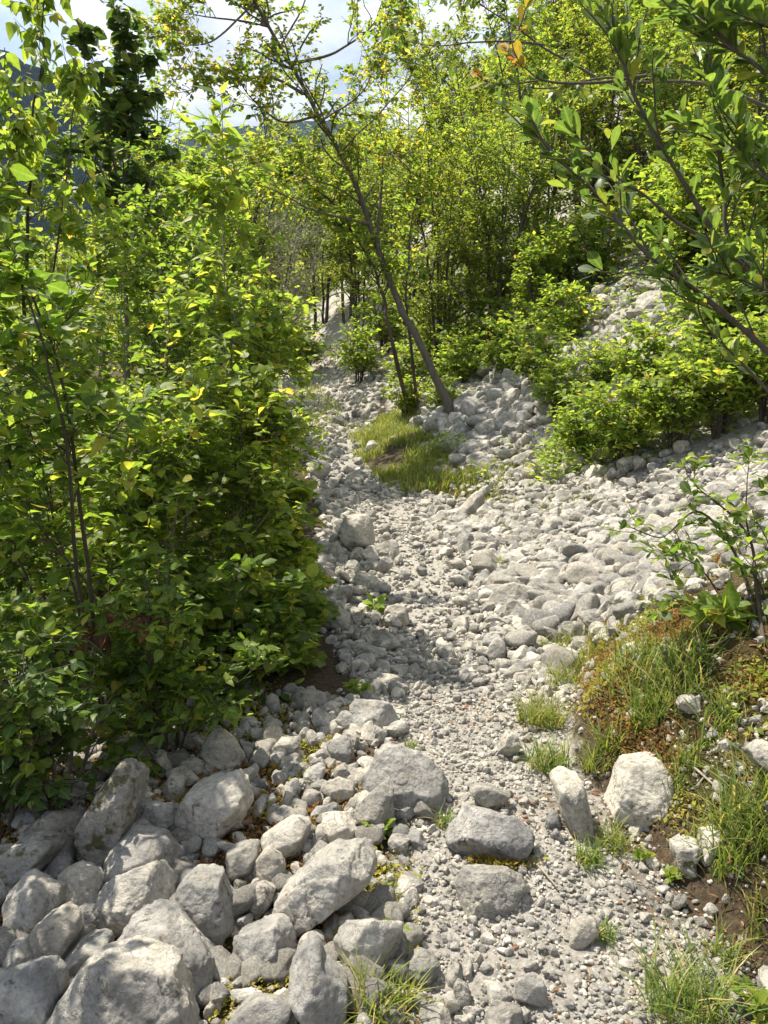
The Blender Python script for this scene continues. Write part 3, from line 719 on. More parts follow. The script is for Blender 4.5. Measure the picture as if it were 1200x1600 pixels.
sets = [
 scatter_zone(42000, -.3, 1.2, 1.2, 4.6, d_trail_fine, logn(.0072, .45, .0035, .025)),
 scatter_zone(1100, -.3, 1.2, 1.2, 4.6, d_trail_fine, logn(.019, .35, .01, .04)),
 scatter_zone(21000, -1.2, 2.0, 3.0, 9.5, d_trail_mid, graded(.026, .5, .008, .09)),
 scatter_zone(1300, -1.0, 2.0, 3.2, 9.5, d_edge, logn(.065, .35, .035, .14)),
 scatter_zone(16000, .4, 4.6, 4.1, 8.6, d_scree, logn(.026, .5, .012, .09)),
 scatter_zone(900, .4, 4.4, 4.2, 6.3, d_scree, logn(.065, .32, .04, .14)),
 scatter_zone(420, .4, 3.6, 4.2, 5.8, d_scree, logn(.095, .3, .06, .17)),
 scatter_zone(14000, .5, 9, 6.2, 17, lambda x, y: np.clip((uoff(x, y) - .9) / .6, 0, 1) * np.clip(patchy(x, y, .6, 45) * 1.6 - .1, 0, 1) * (1 - gravel_mask(x, y) * (gravel_mask(x, y) > .8)), logn(.055, .45, .02, .16)),
 scatter_zone(9500, -6, 2.0, 8.5, 24, d_far, logn(.05, .45, .02, .13)),
 scatter_zone(4200, -.2, 5.2, 8.6, 15, d_pile, logn(.12, .4, .05, .27)),
 scatter_zone(3600, -1.7, .15, 1.2, 3.6, d_left, logn(.022, .55, .008, .06)),
 scatter_zone(260, -1.7, .15, 1.2, 3.6, d_left, logn(.05, .3, .03, .08)),
 scatter_zone(5000, .6, 2.8, 1.1, 4.4, d_bank, logn(.011, .6, .005, .05)),
 scatter_zone(420, .7, 2.8, 1.3, 4.4, d_bank, logn(.03, .4, .018, .07)),
]
# the upper scree seen between the bushes on the right slope
for cx, cy, rr, nn in ((960, 535, .9, 420), (760, 520, .9, 260), (690, 480, 1.0, 240), (1010, 600, .5, 120)):
    c0, _ = hit(cx, cy)
    a = rng.uniform(0, 2 * math.pi, nn); q = rr * np.sqrt(rng.random(nn))
    sets.append((c0[0] + q * np.cos(a), c0[1] + 1.3 * q * np.sin(a), np.clip(.10 * np.exp(rng.normal(0, .4, nn)), .05, .24)))
sx = np.concatenate([s[0] for s in sets]); sy = np.concatenate([s[1] for s in sets]); ss = np.concatenate([s[2] for s in sets])
sz = H(sx, sy)
spx, spy, sd = project(np.stack([sx, sy, sz], -1))
# keep the trail stones clear of the boulders' bodies
hc = np.array([h[1] for h in hero_info]); hm = np.array([h[2] for h in hero_info])
clear = np.ones(len(sx), bool)
for c0, m0 in zip(hc, hm):
    clear &= ((sx - c0[0]) ** 2 + (sy - c0[1]) ** 2) > (m0 * .62) ** 2
inframe = (spx > -320) & (spx < 1520) & (spy < 1900) & (sd > .5)
m = clear & inframe
sx, sy, sz, ss, spx, spy, sd = (a[m] for a in (sx, sy, sz, ss, spx, spy, sd))
apparent = ss / sd * FPX
# visible = not under the left shrubs; those on the open trail count first
openness = np.where((spx < 430) & (spy < 1120), .2, 1.0)
openness = openness * ((spx > 5) & (spx < 1195) & (spy < 1590))
order = np.argsort(-apparent * openness)
NIND = 185
ind, rest = order[:NIND], order[NIND:]
def rand_rot(n, tilt=.5):
    """random rotation matrices, mostly about the vertical"""
    a = rng.uniform(0, 2 * math.pi, n); t = rng.normal(0, tilt, n); b = rng.uniform(0, 2 * math.pi, n)
    ca, sa, ct, st, cb, sb = np.cos(a), np.sin(a), np.cos(t), np.sin(t), np.cos(b), np.sin(b)
    z, o = np.zeros(n), np.ones(n)
    Rz = np.stack([ca, -sa, z, sa, ca, z, z, z, o], -1).reshape(n, 3, 3)
    Rx = np.stack([o, z, z, z, ct, -st, z, st, ct], -1).reshape(n, 3, 3)
    Rb = np.stack([cb, -sb, z, sb, cb, z, z, z, o], -1).reshape(n, 3, 3)
    return Rz @ Rx @ Rb
protos = []
for k in range(14):
    v, f = stone_proto(500 + k, 4, 8 + k % 4, .75 if k % 3 else .5)
    me_o = mesh_obj('loose_stone', v, [f], M_STONE)
    protos.append(me_o)
ORD = ['nearest', 'second', 'third', 'fourth', 'fifth', 'sixth', 'seventh', 'eighth', 'ninth', 'tenth']
rel_count = {}
hp = np.array([h[3] for h in hero_info])
from mathutils import Matrix
ind = sorted(ind, key=lambda i: np.hypot(*(hp - [spx[i], spy[i]]).T).min())
Rm = rand_rot(NIND, .45)
for j, i in enumerate(ind):
    k = int(rng.integers(14))
    o = protos[k] if protos[k] is not None and protos[k].get('used') is None else protos[k].copy()
    if o.get('used') is None: o['used'] = 1
    else: COL.objects.link(o)
    d2 = np.hypot(*(hp - [spx[i], spy[i]]).T); h = int(np.argmin(d2))
    ddx, ddy = spx[i] - hp[h, 0], spy[i] - hp[h, 1]
    if abs(ddx) > abs(ddy): side = 'right of' if ddx > 0 else 'left of'
    else: side = 'below' if ddy > 0 else 'above'
    c_ = rel_count[(h, side)] = rel_count.get((h, side), 0) + 1
    phrase = hero_info[h][0]
    if c_ == 1: lab = f'loose stone lying nearest {side} {phrase}'
    elif c_ <= 10: lab = f'loose stone, {ORD[c_-1]} out {side} {phrase}'
    else: lab = f'loose stone farther out {side} {phrase}'
    o.matrix_world = Matrix.LocRotScale(Vector((sx[i], sy[i], sz[i] + ss[i] * float(rng.uniform(.15, .6)))), Matrix(Rm[j].tolist()).to_quaternion(), Vector((ss[i],) * 3))
    o['label'] = lab; o['category'] = 'stone'; o['group'] = 'loose limestone stones'
for p_ in protos:
    if p_.get('used') is None: bpy.data.objects.remove(p_)
for o in COL.objects:
    if 'used' in o.keys(): del o['used']

def rubble(name, idx, sub, nprot, seed, mat):
    pv = [stone_proto(seed + k, sub, 9, .8) for k in range(nprot)]
    which = rng.integers(nprot, size=len(idx))
    V, F, base = [], [], 0
    for k in range(nprot):
        ii = idx[which == k]
        if not len(ii): continue
        v, f = pv[k]
        R = rand_rot(len(ii), .6)
        sc = ss[ii][:, None] * rng.uniform(.75, 1.25, (len(ii), 3))
        w = np.einsum('nij,nvj->nvi', R, v[None] * sc[:, None, :])
        w += np.stack([sx[ii], sy[ii], sz[ii] + ss[ii] * rng.uniform(.1, .6, len(ii))], -1)[:, None]
        V.append(w.reshape(-1, 3))
        F.append((f[None] + (base + np.arange(len(ii)) * len(v))[:, None, None]).reshape(-1, 3))
        base += len(ii) * len(v)
    return tag(mesh_obj(name, np.concatenate(V), F, mat, smooth=False), kind='stuff')
big = rest[apparent[rest] > 7]; small = rest[apparent[rest] <= 7]
rubble('rubble', big, 3, 10, 900, M_RUBBLE)
rubble('gravel', small, 2, 10, 950, M_GRAVEL)

# ------------------------------------------------------------------ plant building
LEAF_SHAPES = {  # stations along the leaf: (t, half width)
 'ovate': ([0, .12, .35, .6, .82, 1.0], [.0, .20, .33, .28, .13, 0]),
 'round': ([0, .10, .32, .6, .85, 1.0], [.0, .28, .44, .42, .20, 0]),
 'obovate': ([0, .2, .45, .68, .88, 1.0], [.0, .10, .20, .25, .17, 0]),
 'lance': ([0, .15, .4, .7, 1.0], [.0, .14, .19, .12, 0]),
 'small': ([0, .45, 1.0], [.0, .30, 0]),
 'tiny': ([0, .5, 1.0], [.0, .42, 0]),
}
def leaf_proto(kind, fold, droop):
    t, w = (np.array(a, float) for a in LEAF_SHAPES[kind])
    n = len(t)
    zc = -droop * t ** 2
    V = [(0, t[i], zc[i]) for i in range(n)]
    UV = [(t[i], 0) for i in range(n)]
    L, R = [None] * n, [None] * n
    for i in range(1, n - 1):
        wob = .04 * math.sin(i * 2.3)
        L[i] = len(V); V.append((-w[i], t[i] - .02, zc[i] + fold * w[i] + wob * w[i])); UV.append((t[i], -w[i]))
        R[i] = len(V); V.append((w[i], t[i] - .02, zc[i] + fold * w[i] - wob * w[i])); UV.append((t[i], w[i]))
    tri = [(0, L[1], 1), (0, 1, R[1]), (n - 1, n - 2, L[n - 2]), (n - 1, R[n - 2], n - 2)]
    quad = []
    for i in range(1, n - 2):
        quad += [(i, L[i], L[i + 1], i + 1), (i, i + 1, R[i + 1], R[i])]
    # orientation is irrelevant to the two sided leaf shader, but keep it consistent: flip to face +z
    tri = [t_[::-1] for t_ in tri]; quad = [q[::-1] for q in quad]
    return np.array(V), np.array(tri), (np.array(quad) if quad else np.zeros((0, 4), int)), np.array(UV)

def leaves_mesh(name, pos, tip, up, size, kind, mat, parent=None, origin=(0, 0, 0), droop=.18, fold=.35, r0=None, rbias=0.0, petiole=.12, tone=None):
    r0 = r0 or rng
    n = len(pos)
    tip = nrm(tip); up = nrm(up - (up * tip).sum(-1, keepdims=True) * tip); side = np.cross(tip, up)
    prot = [leaf_proto(kind, fold * f, droop * d) for f, d in ((.5, .5), (1.0, 1.0), (1.4, 1.8), (.2, -.4))]
    which = r0.integers(len(prot), size=n)
    V, T, Q, U, A, base = [], [], [], [], [], 0
    rnd = np.clip(r0.random(n) + rbias, 0, 1)
    if tone is not None: rnd = np.clip(.35 * rnd + .65 * tone, 0, 1)
    for k, (v, t, q, uv) in enumerate(prot):
        ii = np.nonzero(which == k)[0]
        if not len(ii): continue
        s = size[ii][:, None, None]
        w = pos[ii][:, None] + tip[ii][:, None] * s * petiole + s * (side[ii][:, None] * v[None, :, :1] + tip[ii][:, None] * v[None, :, 1:2] + up[ii][:, None] * v[None, :, 2:])
        V.append(w.reshape(-1, 3))
        off = (base + np.arange(len(ii)) * len(v))[:, None, None]
        T.append((t[None] + off).reshape(-1, 3))
        if len(q): Q.append((q[None] + off).reshape(-1, 4))
        U.append(np.tile(uv, (len(ii), 1))); A.append(np.repeat(rnd[ii], len(v)))
        base += len(ii) * len(v)
    V = np.concatenate(V) - np.asarray(origin)
    faces = [np.concatenate(T)] + ([np.concatenate(Q)] if Q else [])
    return mesh_obj(name, V, faces, mat, parent, uv=np.concatenate(U), attr={'rnd': np.concatenate(A)})

def tubes(polys, rads, k=5):
    """polys (N,m,3), rads (N,m) -> verts, quads"""
    Nn, m, _ = polys.shape
    tan = np.empty_like(polys)
    tan[:, 1:-1] = polys[:, 2:] - polys[:, :-2]; tan[:, 0] = polys[:, 1] - polys[:, 0]; tan[:, -1] = polys[:, -1] - polys[:, -2]
    tan = nrm(tan)
    ref = np.where(np.abs(tan[..., :1]) < .8, np.array([1.0, 0, 0]), np.array([0, 1.0, 0]))
    a = nrm(np.cross(tan, ref)); b = np.cross(tan, a)
    th = np.arange(k) / k * 2 * math.pi
    ring = polys[:, :, None] + rads[:, :, None, None] * (a[:, :, None] * np.cos(th)[:, None] + b[:, :, None] * np.sin(th)[:, None])
    idx = np.arange(Nn * m * k).reshape(Nn, m, k)
    nx = np.roll(idx, -1, 2)
    q = np.stack([idx[:, :-1], nx[:, :-1], nx[:, 1:], idx[:, 1:]], -1).reshape(-1, 4)
    return ring.reshape(-1, 3), q
def tube_obj(name, groups, mat, parent=None, origin=(0, 0, 0)):
    V, Q, b = [], [], 0
    for polys, rads, k in groups:
        if len(polys) == 0: continue
        v, q = tubes(polys, rads, k); V.append(v); Q.append(q + b); b += len(v)
    return mesh_obj(name, np.concatenate(V) - np.asarray(origin), [np.concatenate(Q)], mat, parent)

def smooth_poly(pts, m=24, wob=0.0, r0=None):
    pts = np.asarray(pts, float)
    if len(pts) == 2: pts = np.array([pts[0], pts.mean(0), pts[1]])
    e = np.concatenate([[2 * pts[0] - pts[1]], pts, [2 * pts[-1] - pts[-2]]])
    out = []
    for t in np.linspace(0, len(pts) - 1 - 1e-6, m):
        i = int(t); f = t - i
        p0, p1, p2, p3 = e[i:i + 4]
        out.append(.5 * (2 * p1 + (p2 - p0) * f + (2 * p0 - 5 * p1 + 4 * p2 - p3) * f * f + (3 * p1 - p0 - 3 * p2 + p3) * f ** 3))
    out = np.array(out)
    if wob:
        L = np.linalg.norm(np.diff(out, axis=0), axis=1).sum()
        s = np.linspace(0, L, m)
        for ax in range(3):
            out[:, ax] += wob * fbm(np.stack([s * 2.5, np.full(m, ax * 7.7), np.full(m, (r0 or rng).uniform(0, 99))], -1), 2, 3) * np.minimum(s / .3, 1)
    return out
def grow(start, d, length, m, wob, upw, r0):
    n = len(start)
    out = np.empty((n, m, 3)); out[:, 0] = start
    d = nrm(d); step = (length / (m - 1))[:, None]
    for k in range(1, m):
        d = nrm(d + r0.normal(size=(n, 3)) * wob + np.array([0, 0, upw]))
        out[:, k] = out[:, k - 1] + d * step
    return out
def along(polys, t):
    """polys (N,m,3); t (N,) in 0..1 -> point, tangent"""
    m = polys.shape[1]
    f = np.clip(t, 0, .9999) * (m - 1); i = f.astype(int); f = (f - i)[:, None]
    ar = np.arange(len(polys))
    a, b = polys[ar, i], polys[ar, i + 1]
    return a * (1 - f) + b * f, nrm(b - a)
def spawn(polys, per, t0, t1, spread, fwd, up, length, prof, m, wob, upw, r0, flat=1.0):
    """side shoots: per = array of counts"""
    own = np.repeat(np.arange(len(polys)), per)
    n = len(own)
    if n == 0: return np.zeros((0, m, 3)), own, np.zeros(0)
    t = r0.uniform(t0, t1, n)
    p, tg = along(polys[own], t)
    az = r0.uniform(0, 2 * math.pi, n)
    rad = np.stack([np.cos(az), np.sin(az), np.zeros(n)], -1)
    rad = nrm(rad - (rad * tg).sum(-1, keepdims=True) * tg * .8)
    d = rad * spread + tg * fwd + np.array([0, 0, up])
    L = length * prof(t) * r0.uniform(.6, 1.25, n)
    return grow(p, d, L, m, wob, upw, r0), own, t

def plant(name, label, cat, mains, r_base, mat_leaf, kind, leaf, group=None, seed=0, bark_m=None,
          br=7, br_len=.6, br_t0=.15, br_up=.25, br_fwd=.6, tw=4, tw_len=.25, lf=6, droop=.18, hang=0.0, upleaf=1.0,
          main_leaf=0, top=.35, fold=.35, rbias=0.0, leaf_part='foliage', stem_part='stems', lf_main_t0=.5, wobm=.02, origin=None, tri=False, sides=6):
    r0 = np.random.default_rng(1000 + seed)
    mains = [smooth_poly(p, 24, wobm, r0) for p in mains]
    polys = np.array(mains)
    rb = np.broadcast_to(np.asarray(r_base, float), (len(polys),))
    lens = np.linalg.norm(np.diff(polys, axis=1), axis=2).sum(1)
    tt = np.linspace(0, 1, 24)
    rads = rb[:, None] * (1 - .82 * tt ** .9)[None]
    prof = lambda t: 1 - (1 - top) * t
    B, own, bt = spawn(polys, np.maximum(1, (br * lens).astype(int)), br_t0, 1.0, 1.0, br_fwd, br_up, br_len, prof, 7, .16, .02, r0)
    W, own2, wt = spawn(B, r0.poisson(tw, len(B)) + 1, .15, 1.0, 1.0, .9, .12, tw_len, lambda t: 1 - .5 * t, 5, .2, .0, r0)
    if stem_part == 'trunk': rads[:, 0] *= 1.55; rads[:, 1] *= 1.22
    bl = np.repeat((np.interp(bt, [0, 1], [.42, .22]) * rb[own])[:, None], 7, 1) * np.linspace(1, .35, 7)
    bl = np.minimum(bl, .012)
    wl_ = np.full((len(W), 5), min(.0028, .3 * rb.min())) * np.linspace(1, .5, 5)
    # leaves on twigs, branch ends and leading shoots
    src, ts = [], []
    own3 = np.repeat(np.arange(len(W)), lf); t3 = r0.uniform(.1, 1, len(own3)); p3, g3 = along(W[own3], t3)
    own4 = np.repeat(np.arange(len(B)), max(2, lf)); t4 = r0.uniform(.3, 1, len(own4)); p4, g4 = along(B[own4], t4)
    pp, gg = [p3, p4], [g3, g4]
    if main_leaf:
        own5 = np.repeat(np.arange(len(polys)), (main_leaf * lens).astype(int)); t5 = r0.uniform(lf_main_t0, 1, len(own5)); p5, g5 = along(polys[own5], t5)
        pp.append(p5); gg.append(g5)
    p = np.concatenate(pp); g = np.concatenate(gg); n = len(p)
    az = r0.uniform(0, 2 * math.pi, n)
    rad = np.stack([np.cos(az), np.sin(az), r0.normal(0, .25, n)], -1)
    tip = nrm(nrm(rad) * .9 + g * .6 + np.array([0, 0, -hang]) + r0.normal(0, .18, (n, 3)))
    upv = np.array([0, 0, 1.0]) * upleaf + r0.normal(0, .42, (n, 3)) + (nrm(rad) * hang * .8)
    size = leaf * np.clip(np.exp(r0.normal(0, .33, n)), .4, 1.6)
    if tri:   # leaflets in threes
        upn = nrm(upv - (upv * tip).sum(-1, keepdims=True) * tip); sd_ = np.cross(tip, upn)
        p = np.concatenate([p, p, p]); tip = np.concatenate([tip, nrm(tip * .35 + sd_), nrm(tip * .35 - sd_)])
        upv = np.concatenate([upn] * 3); size = np.concatenate([size, size * .85, size * .85])
    base = polys[0, 0] if origin is None else np.asarray(origin, float)
    root = empty(name, base, label, cat, group)
    tube_obj(stem_part, [(polys, rads, sides), (B, bl, 4), (W, wl_, 3)], bark_m or M_BARK, root, base)
    leaves_mesh(leaf_part, p, tip, upv, size, kind, mat_leaf, root, base, droop=droop, fold=fold, r0=r0, rbias=rbias)
    return root

def PP(*a):
    return [P(*q) for q in a]
def bush(name, label, cat, base_px, d, top_py, spread, nst, mat, kind, leaf, group=None, seed=0, r_base=.009, lean=(0, 0), **kw):
    """stems fanning out of the ground at the given distance up to the photo height top_py"""
    r0 = np.random.default_rng(5000 + seed)
    b = P(base_px, 800, d); bx, by = b[0], b[1]
    # y so that the depth is d on the terrain
    for _ in range(6):
        z = Hs(bx, by); q = np.array([bx, by, z]) - EYE; dd = q @ CF; by += (d - dd)
        bx = (base_px - 600) / FPX * d
    z = Hs(bx, by)
    topz = P(base_px, top_py, d)[2]
    h = max(topz - z, .25)
    mains = []
    for k in range(nst):
        a = r0.uniform(0, 2 * math.pi); rr = spread * math.sqrt(r0.uniform(.05, 1)); hh = h * r0.uniform(.62, 1.0) * (1 - .25 * (rr / spread) ** 2)
        if k == 0: rr *= .2; hh = h
        e = np.array([bx + rr * math.cos(a) + lean[0], by + rr * math.sin(a) + lean[1], z + hh])
        s = np.array([bx + .12 * spread * math.cos(a), by + .12 * spread * math.sin(a), z - .05])
        mid = s * .5 + e * .5 + np.array([-.12 * rr * math.cos(a), -.12 * rr * math.sin(a), .12 * hh])
        mains.append([s, mid, e])
    return plant(name, label, cat, mains, r_base * r0.uniform(.7, 1.15, nst), mat, kind, leaf, group, seed, origin=(bx, by, z), **kw)

exec_order = []
# --- the left thicket
LG = 'shrubs of the left thicket'
gl = hit(160, 1160)[0]
plant('shrub', 'near left shrub with dark arching stems and large leaves at the left edge', 'shrub',
      [[gl, *PP((120, 900, 3.0), (95, 640, 2.85), (60, 500, 2.75), (5, 385, 2.65))],
       [gl, *PP((118, 780, 3.05), (85, 560, 2.95), (30, 430, 2.85), (-30, 320, 2.75))],
       [gl, *PP((105, 900, 3.2), (60, 700, 3.1), (-10, 560, 3.0))],
       [gl, *PP((150, 980, 3.1), (105, 880, 3.0), (40, 800, 2.9), (-30, 760, 2.8))]],
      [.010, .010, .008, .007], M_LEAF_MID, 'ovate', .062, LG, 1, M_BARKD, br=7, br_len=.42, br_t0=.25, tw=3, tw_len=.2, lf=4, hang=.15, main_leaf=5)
plant('sapling', 'tall sapling with drooping pale leaves at the upper left edge', 'sapling',
      [PP((30, 930, 4.7), (42, 600, 4.55), (45, 290, 4.5), (62, 100, 4.45), (76, -60, 4.4)),
       PP((30, 930, 4.7), (10, 600, 4.4), (-12, 300, 4.3), (8, 70, 4.25)),
       PP((45, 560, 4.55), (90, 380, 4.5), (115, 200, 4.45), (120, 120, 4.4))],
      [.016, .012, .008], M_LEAF_LIGHT, 'ovate', .062, LG, 2, M_BARKD, br=7, br_len=.45, br_t0=.3, br_up=.1, tw=3, tw_len=.22, lf=5, hang=1.1, droop=.3, upleaf=.5, main_leaf=14, lf_main_t0=.75)
plant('sapling', 'dark sapling with round leaves against the sky at the upper left', 'sapling',
      [PP((205, 800, 7.1), (195, 330, 7), (192, 170, 7), (186, 18, 7)), PP((195, 345, 7), (165, 190, 6.9), (138, 55, 6.9)),
       PP((193, 330, 7), (150, 250, 6.8), (128, 120, 6.8)), PP((194, 300, 7), (215, 170, 7.1), (212, 60, 7.1)), PP((190, 420, 7), (235, 300, 7), (240, 180, 7))],
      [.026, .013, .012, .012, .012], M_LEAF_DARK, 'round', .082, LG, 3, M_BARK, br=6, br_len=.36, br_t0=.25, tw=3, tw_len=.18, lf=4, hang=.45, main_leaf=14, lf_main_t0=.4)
bush('shrub', 'tall near shrub at the left edge, its big soft leaves hanging into view', 'shrub', -150, 2.45, 230, .5, 5, M_LEAF_MID, 'ovate', .046, LG, 6, r_base=.008, bark_m=M_BARKD, br=8, br_len=.42, br_t0=.4, tw=2, tw_len=.22, lf=4, hang=.3, main_leaf=4)
g4 = hit(365, 985)[0]
plant('sapling', 'slender sapling with a straight pale pole and bright leaves on top', 'sapling',
      [[P(364, 985, 4.55), *PP((360, 800, 4.5), (355, 600, 4.45), (352, 400, 4.4), (350, 195, 4.4))]],
      .011, M_LEAF_LIGHT, 'lance', .085, LG, 4, M_BARKP, br=11, br_len=.42, br_t0=.3, br_up=.05, tw=2, tw_len=.2, lf=4, hang=.35, main_leaf=26, lf_main_t0=.8)
plant('sapling', 'thin light stem curving up among the leaves left of the pale pole', 'sapling',
      [PP((262, 1060, 3.6), (263, 900, 3.6), (272, 760, 3.6), (300, 680, 3.65), (312, 640, 3.65))],
      .006, M_LEAF_LIGHT, 'ovate', .06, LG, 5, M_BARKP, br=6, br_len=.22, br_t0=.5, tw=1, tw_len=.1, lf=3)
for k, (lab, bx, d, ty, lean, pale) in enumerate([
 ('thin upright sapling at the trail side of the thicket, right of the pale pole', 392, 4.7, 430, .06, 1), ('wispy sapling standing out of the front leaves below the pale pole', 330, 3.9, 620, -.06, 1),
 ('straight dark-stemmed sapling left of the thin light stem', 205, 3.9, 470, .1, 0), ('thin sapling topped by yellowish leaves between dark sapling and pale pole', 285, 5.2, 300, .05, 0),
 ('short sapling leaning out over the trail above the perched boulder', 430, 5.6, 560, .12, 1), ('slim sapling at the back of the thicket below the blue mountain', 395, 6.6, 330, -.1, 0)]):
    b = P(bx, 800, d); b[2] = Hs(b[0], b[1]); t_ = P(bx, ty, d) + np.array([lean * 2, 0, 0])
    plant('sapling', lab, 'sapling', [[b, b * .5 + t_ * .5 + np.array([-lean * .4, 0, 0]), t_]], .009, M_LEAF_LIGHT, 'ovate', .055, LG, 110 + k, M_BARKP if pale else M_BARKD,
          br=9, br_len=.4, br_t0=.35, br_up=.1, tw=2, tw_len=.18, lf=4, hang=.25, main_leaf=16, lf_main_t0=.75)
L = [ # label, base x, depth, top y, spread, stems, mat, kind, leaf, extra
 ('leafy shrub in the middle of the thicket, under the dark round-leaved sapling', 240, 4.9, 380, .85, 8, M_LEAF_LIGHT, 'ovate', .052, dict(br=8, tw=4)),
 ('bright shrub right of the pale pole, leaning over the trail edge', 392, 5.0, 400, .42, 7, M_LEAF_LIGHT, 'ovate', .046, dict(br=9, tw=5)),
 ('tall shrub behind the pale pole filling the gap to the sky', 300, 6.4, 245, .9, 8, M_LEAF_MID, 'ovate', .052, dict(br=8, tw=4)),
 ('shrub behind the near arching stems, full of sunlit leaves', 110, 5.2, 330, .8, 8, M_LEAF_LIGHT, 'ovate', .048, dict(br=9, tw=5)),
 ('rounded shrub at the back of the thicket above the far trail', 370, 7.4, 395, .6, 8, M_LEAF_LIGHT, 'ovate', .053, dict(br=8, tw=4)),
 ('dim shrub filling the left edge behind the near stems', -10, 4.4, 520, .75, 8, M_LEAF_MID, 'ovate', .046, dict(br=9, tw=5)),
 ('shrub in the heart of the thicket with yellowing leaves', 290, 4.05, 590, .6, 8, M_LEAF_LIGHT, 'ovate', .046, dict(br=9, tw=5)),
 ('shrub right behind the front leaves, left of the heart of the thicket', 120, 3.75, 660, .6, 8, M_LEAF_LIGHT, 'ovate', .052, dict(br=9, tw=4)),
 ('bushy shrub along the trail edge below the pale pole', 385, 4.3, 610, .36, 6, M_LEAF_LIGHT, 'ovate', .045, dict(br=8, tw=4)),
 ('tall back shrub below the dark sapling at the left', 130, 7.6, 215, 1.0, 8, M_LEAF_MID, 'ovate', .075, dict(br=7, tw=4)),
 ('back shrub between dark sapling and the leaning tree', 330, 9.2, 260, .9, 8, M_LEAF_MID, 'small', .075, dict(br=8, tw=4)),
 ('low dense shrub with small leaves over the top of the rock pile', 255, 3.1, 860, .42, 9, M_LEAF_MID, 'ovate', .036, dict(lf=6, br=11, tw=4, tw_len=.15, br_len=.32, br_t0=.05)),
 ('low dark shrub over the leaning slab at the lower left', 90, 2.85, 930, .42, 9, M_LEAF_MID, 'ovate', .036, dict(lf=6, br=11, tw=4, tw_len=.15, br_len=.34, br_t0=.05)),
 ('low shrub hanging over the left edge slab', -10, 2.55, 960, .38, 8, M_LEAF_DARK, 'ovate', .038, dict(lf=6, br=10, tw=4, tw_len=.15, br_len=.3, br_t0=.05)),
 ('low leafy shrub above the pyramid rock', 385, 3.5, 880, .38, 8, M_LEAF_MID, 'round', .046, dict(br=13, tw=4, tw_len=.15, br_len=.3, br_t0=.05)),
 ('low shrub by the grey step slab at the trail edge', 455, 4.0, 930, .26, 6, M_LEAF_MID, 'round', .045, dict(br=12, tw=3, tw_len=.13, br_len=.24, br_t0=.05)),
]
for k, (lab, bx, d, ty, sp, ns, mat, kind, leaf, kw) in enumerate(L):
    bush('shrub', lab, 'shrub', bx, d, ty, sp, ns, mat, kind, leaf, LG, 20 + k, bark_m=(M_BARKD if k % 3 else M_BARKP), **{**dict(br_len=.55, tw_len=.24, lf=5, hang=.2, main_leaf=6), **kw})
RG = 'brambles at the trail edge'
for k, (lab, bx, d, ty, sp) in enumerate([
 ('bramble with lobed bright leaves spilling over the trail beside the perched boulder', 462, 4.7, 700, .22),
 ('bramble with big soft leaves at the trail edge below the perched boulder', 466, 4.35, 850, .2),
 ('bramble with yellow-green leaves left of the flat white ledge', 440, 4.0, 980, .3)]):
    bush('bramble', lab, 'bramble', bx, d, ty, sp, 7, M_LEAF_LIGHT, 'round', .05, RG, 60 + k, r_base=.005, br=9, br_len=.26, tw=2, tw_len=.14, lf=2, tri=True, main_leaf=6, br_t0=.1)
# withered branch with brown leaves inside the thicket
plant('withered_branch', 'withered branch with hanging brown leaves inside the thicket', 'branch',
      [PP((60, 1080, 3.0), (110, 985, 2.95), (190, 960, 2.9), (230, 985, 2.85)), PP((110, 985, 2.95), (150, 1010, 2.85), (170, 1040, 2.85))],
      .006, M_LEAF_DEAD, 'ovate', .055, None, 70, M_BARK, br=9, br_len=.14, tw=1, tw_len=.08, lf=3, hang=.9, droop=.5)

# --- the leaning tree
gb = hit(716, 652)[0]; db = (gb - EYE) @ CF
TREE_P = dict(bark_m=M_BARK)
tr_main = [[gb + np.array([0, 0, -.1]), *PP((668, 560, db), (622, 470, db), (590, 385, db * .99), (545, 265, db * .97), (490, 165, db * .95), (430, 60, db * .93), (375, -40, db * .91), (330, -110, db * .9))],
      PP((588, 380, db), (596, 300, db), (602, 240, db), (640, 262, db * .97)),
      PP((566, 320, db * .985), (520, 290, db * .95), (455, 275, db * .93)),
      PP((480, 150, db * .95), (420, 120, db * .92), (330, 130, db * .9), (290, 150, db * .88)),
      PP((455, 100, db * .94), (530, 80, db * .94), (580, 40, db * .94), (610, -20, db * .94)),
      PP((420, 40, db * .93), (350, 30, db * .9), (280, 20, db * .88)),
      PP((520, 215, db * .96), (500, 190, db * .9), (560, 150, db * .88), (600, 60, db * .86)),
      PP((500, 180, db * .95), (440, 190, db * .9), (390, 150, db * .88), (360, 100, db * .86)),
      PP((400, 0, db * .92), (340, 60, db * .88), (290, 70, db * .86), (255, 50, db * .84)),
      PP((530, 240, db * .96), (580, 190, db * .95), (640, 120, db * .94), (660, 60, db * .93)),
      PP((575, 350, db * .98), (500, 330, db * .95), (430, 300, db * .92), (370, 270, db * .9))]
plant('leaning_tree', 'slender tree leaning left over the trail with an airy crown against the sky', 'tree', tr_main,
      [.064, .030, .02, .024, .024, .02, .02, .02, .016, .016, .018], M_LEAF_MID, 'ovate', .056, None, 80, M_BARK, br=6.5, br_len=.85, br_t0=.40, tw=7, tw_len=.36, lf=9, hang=.3,
      leaf_part='crown', stem_part='trunk', rbias=.25, sides=8, top=.8)
SG = 'thin stems beside the leaning tree'
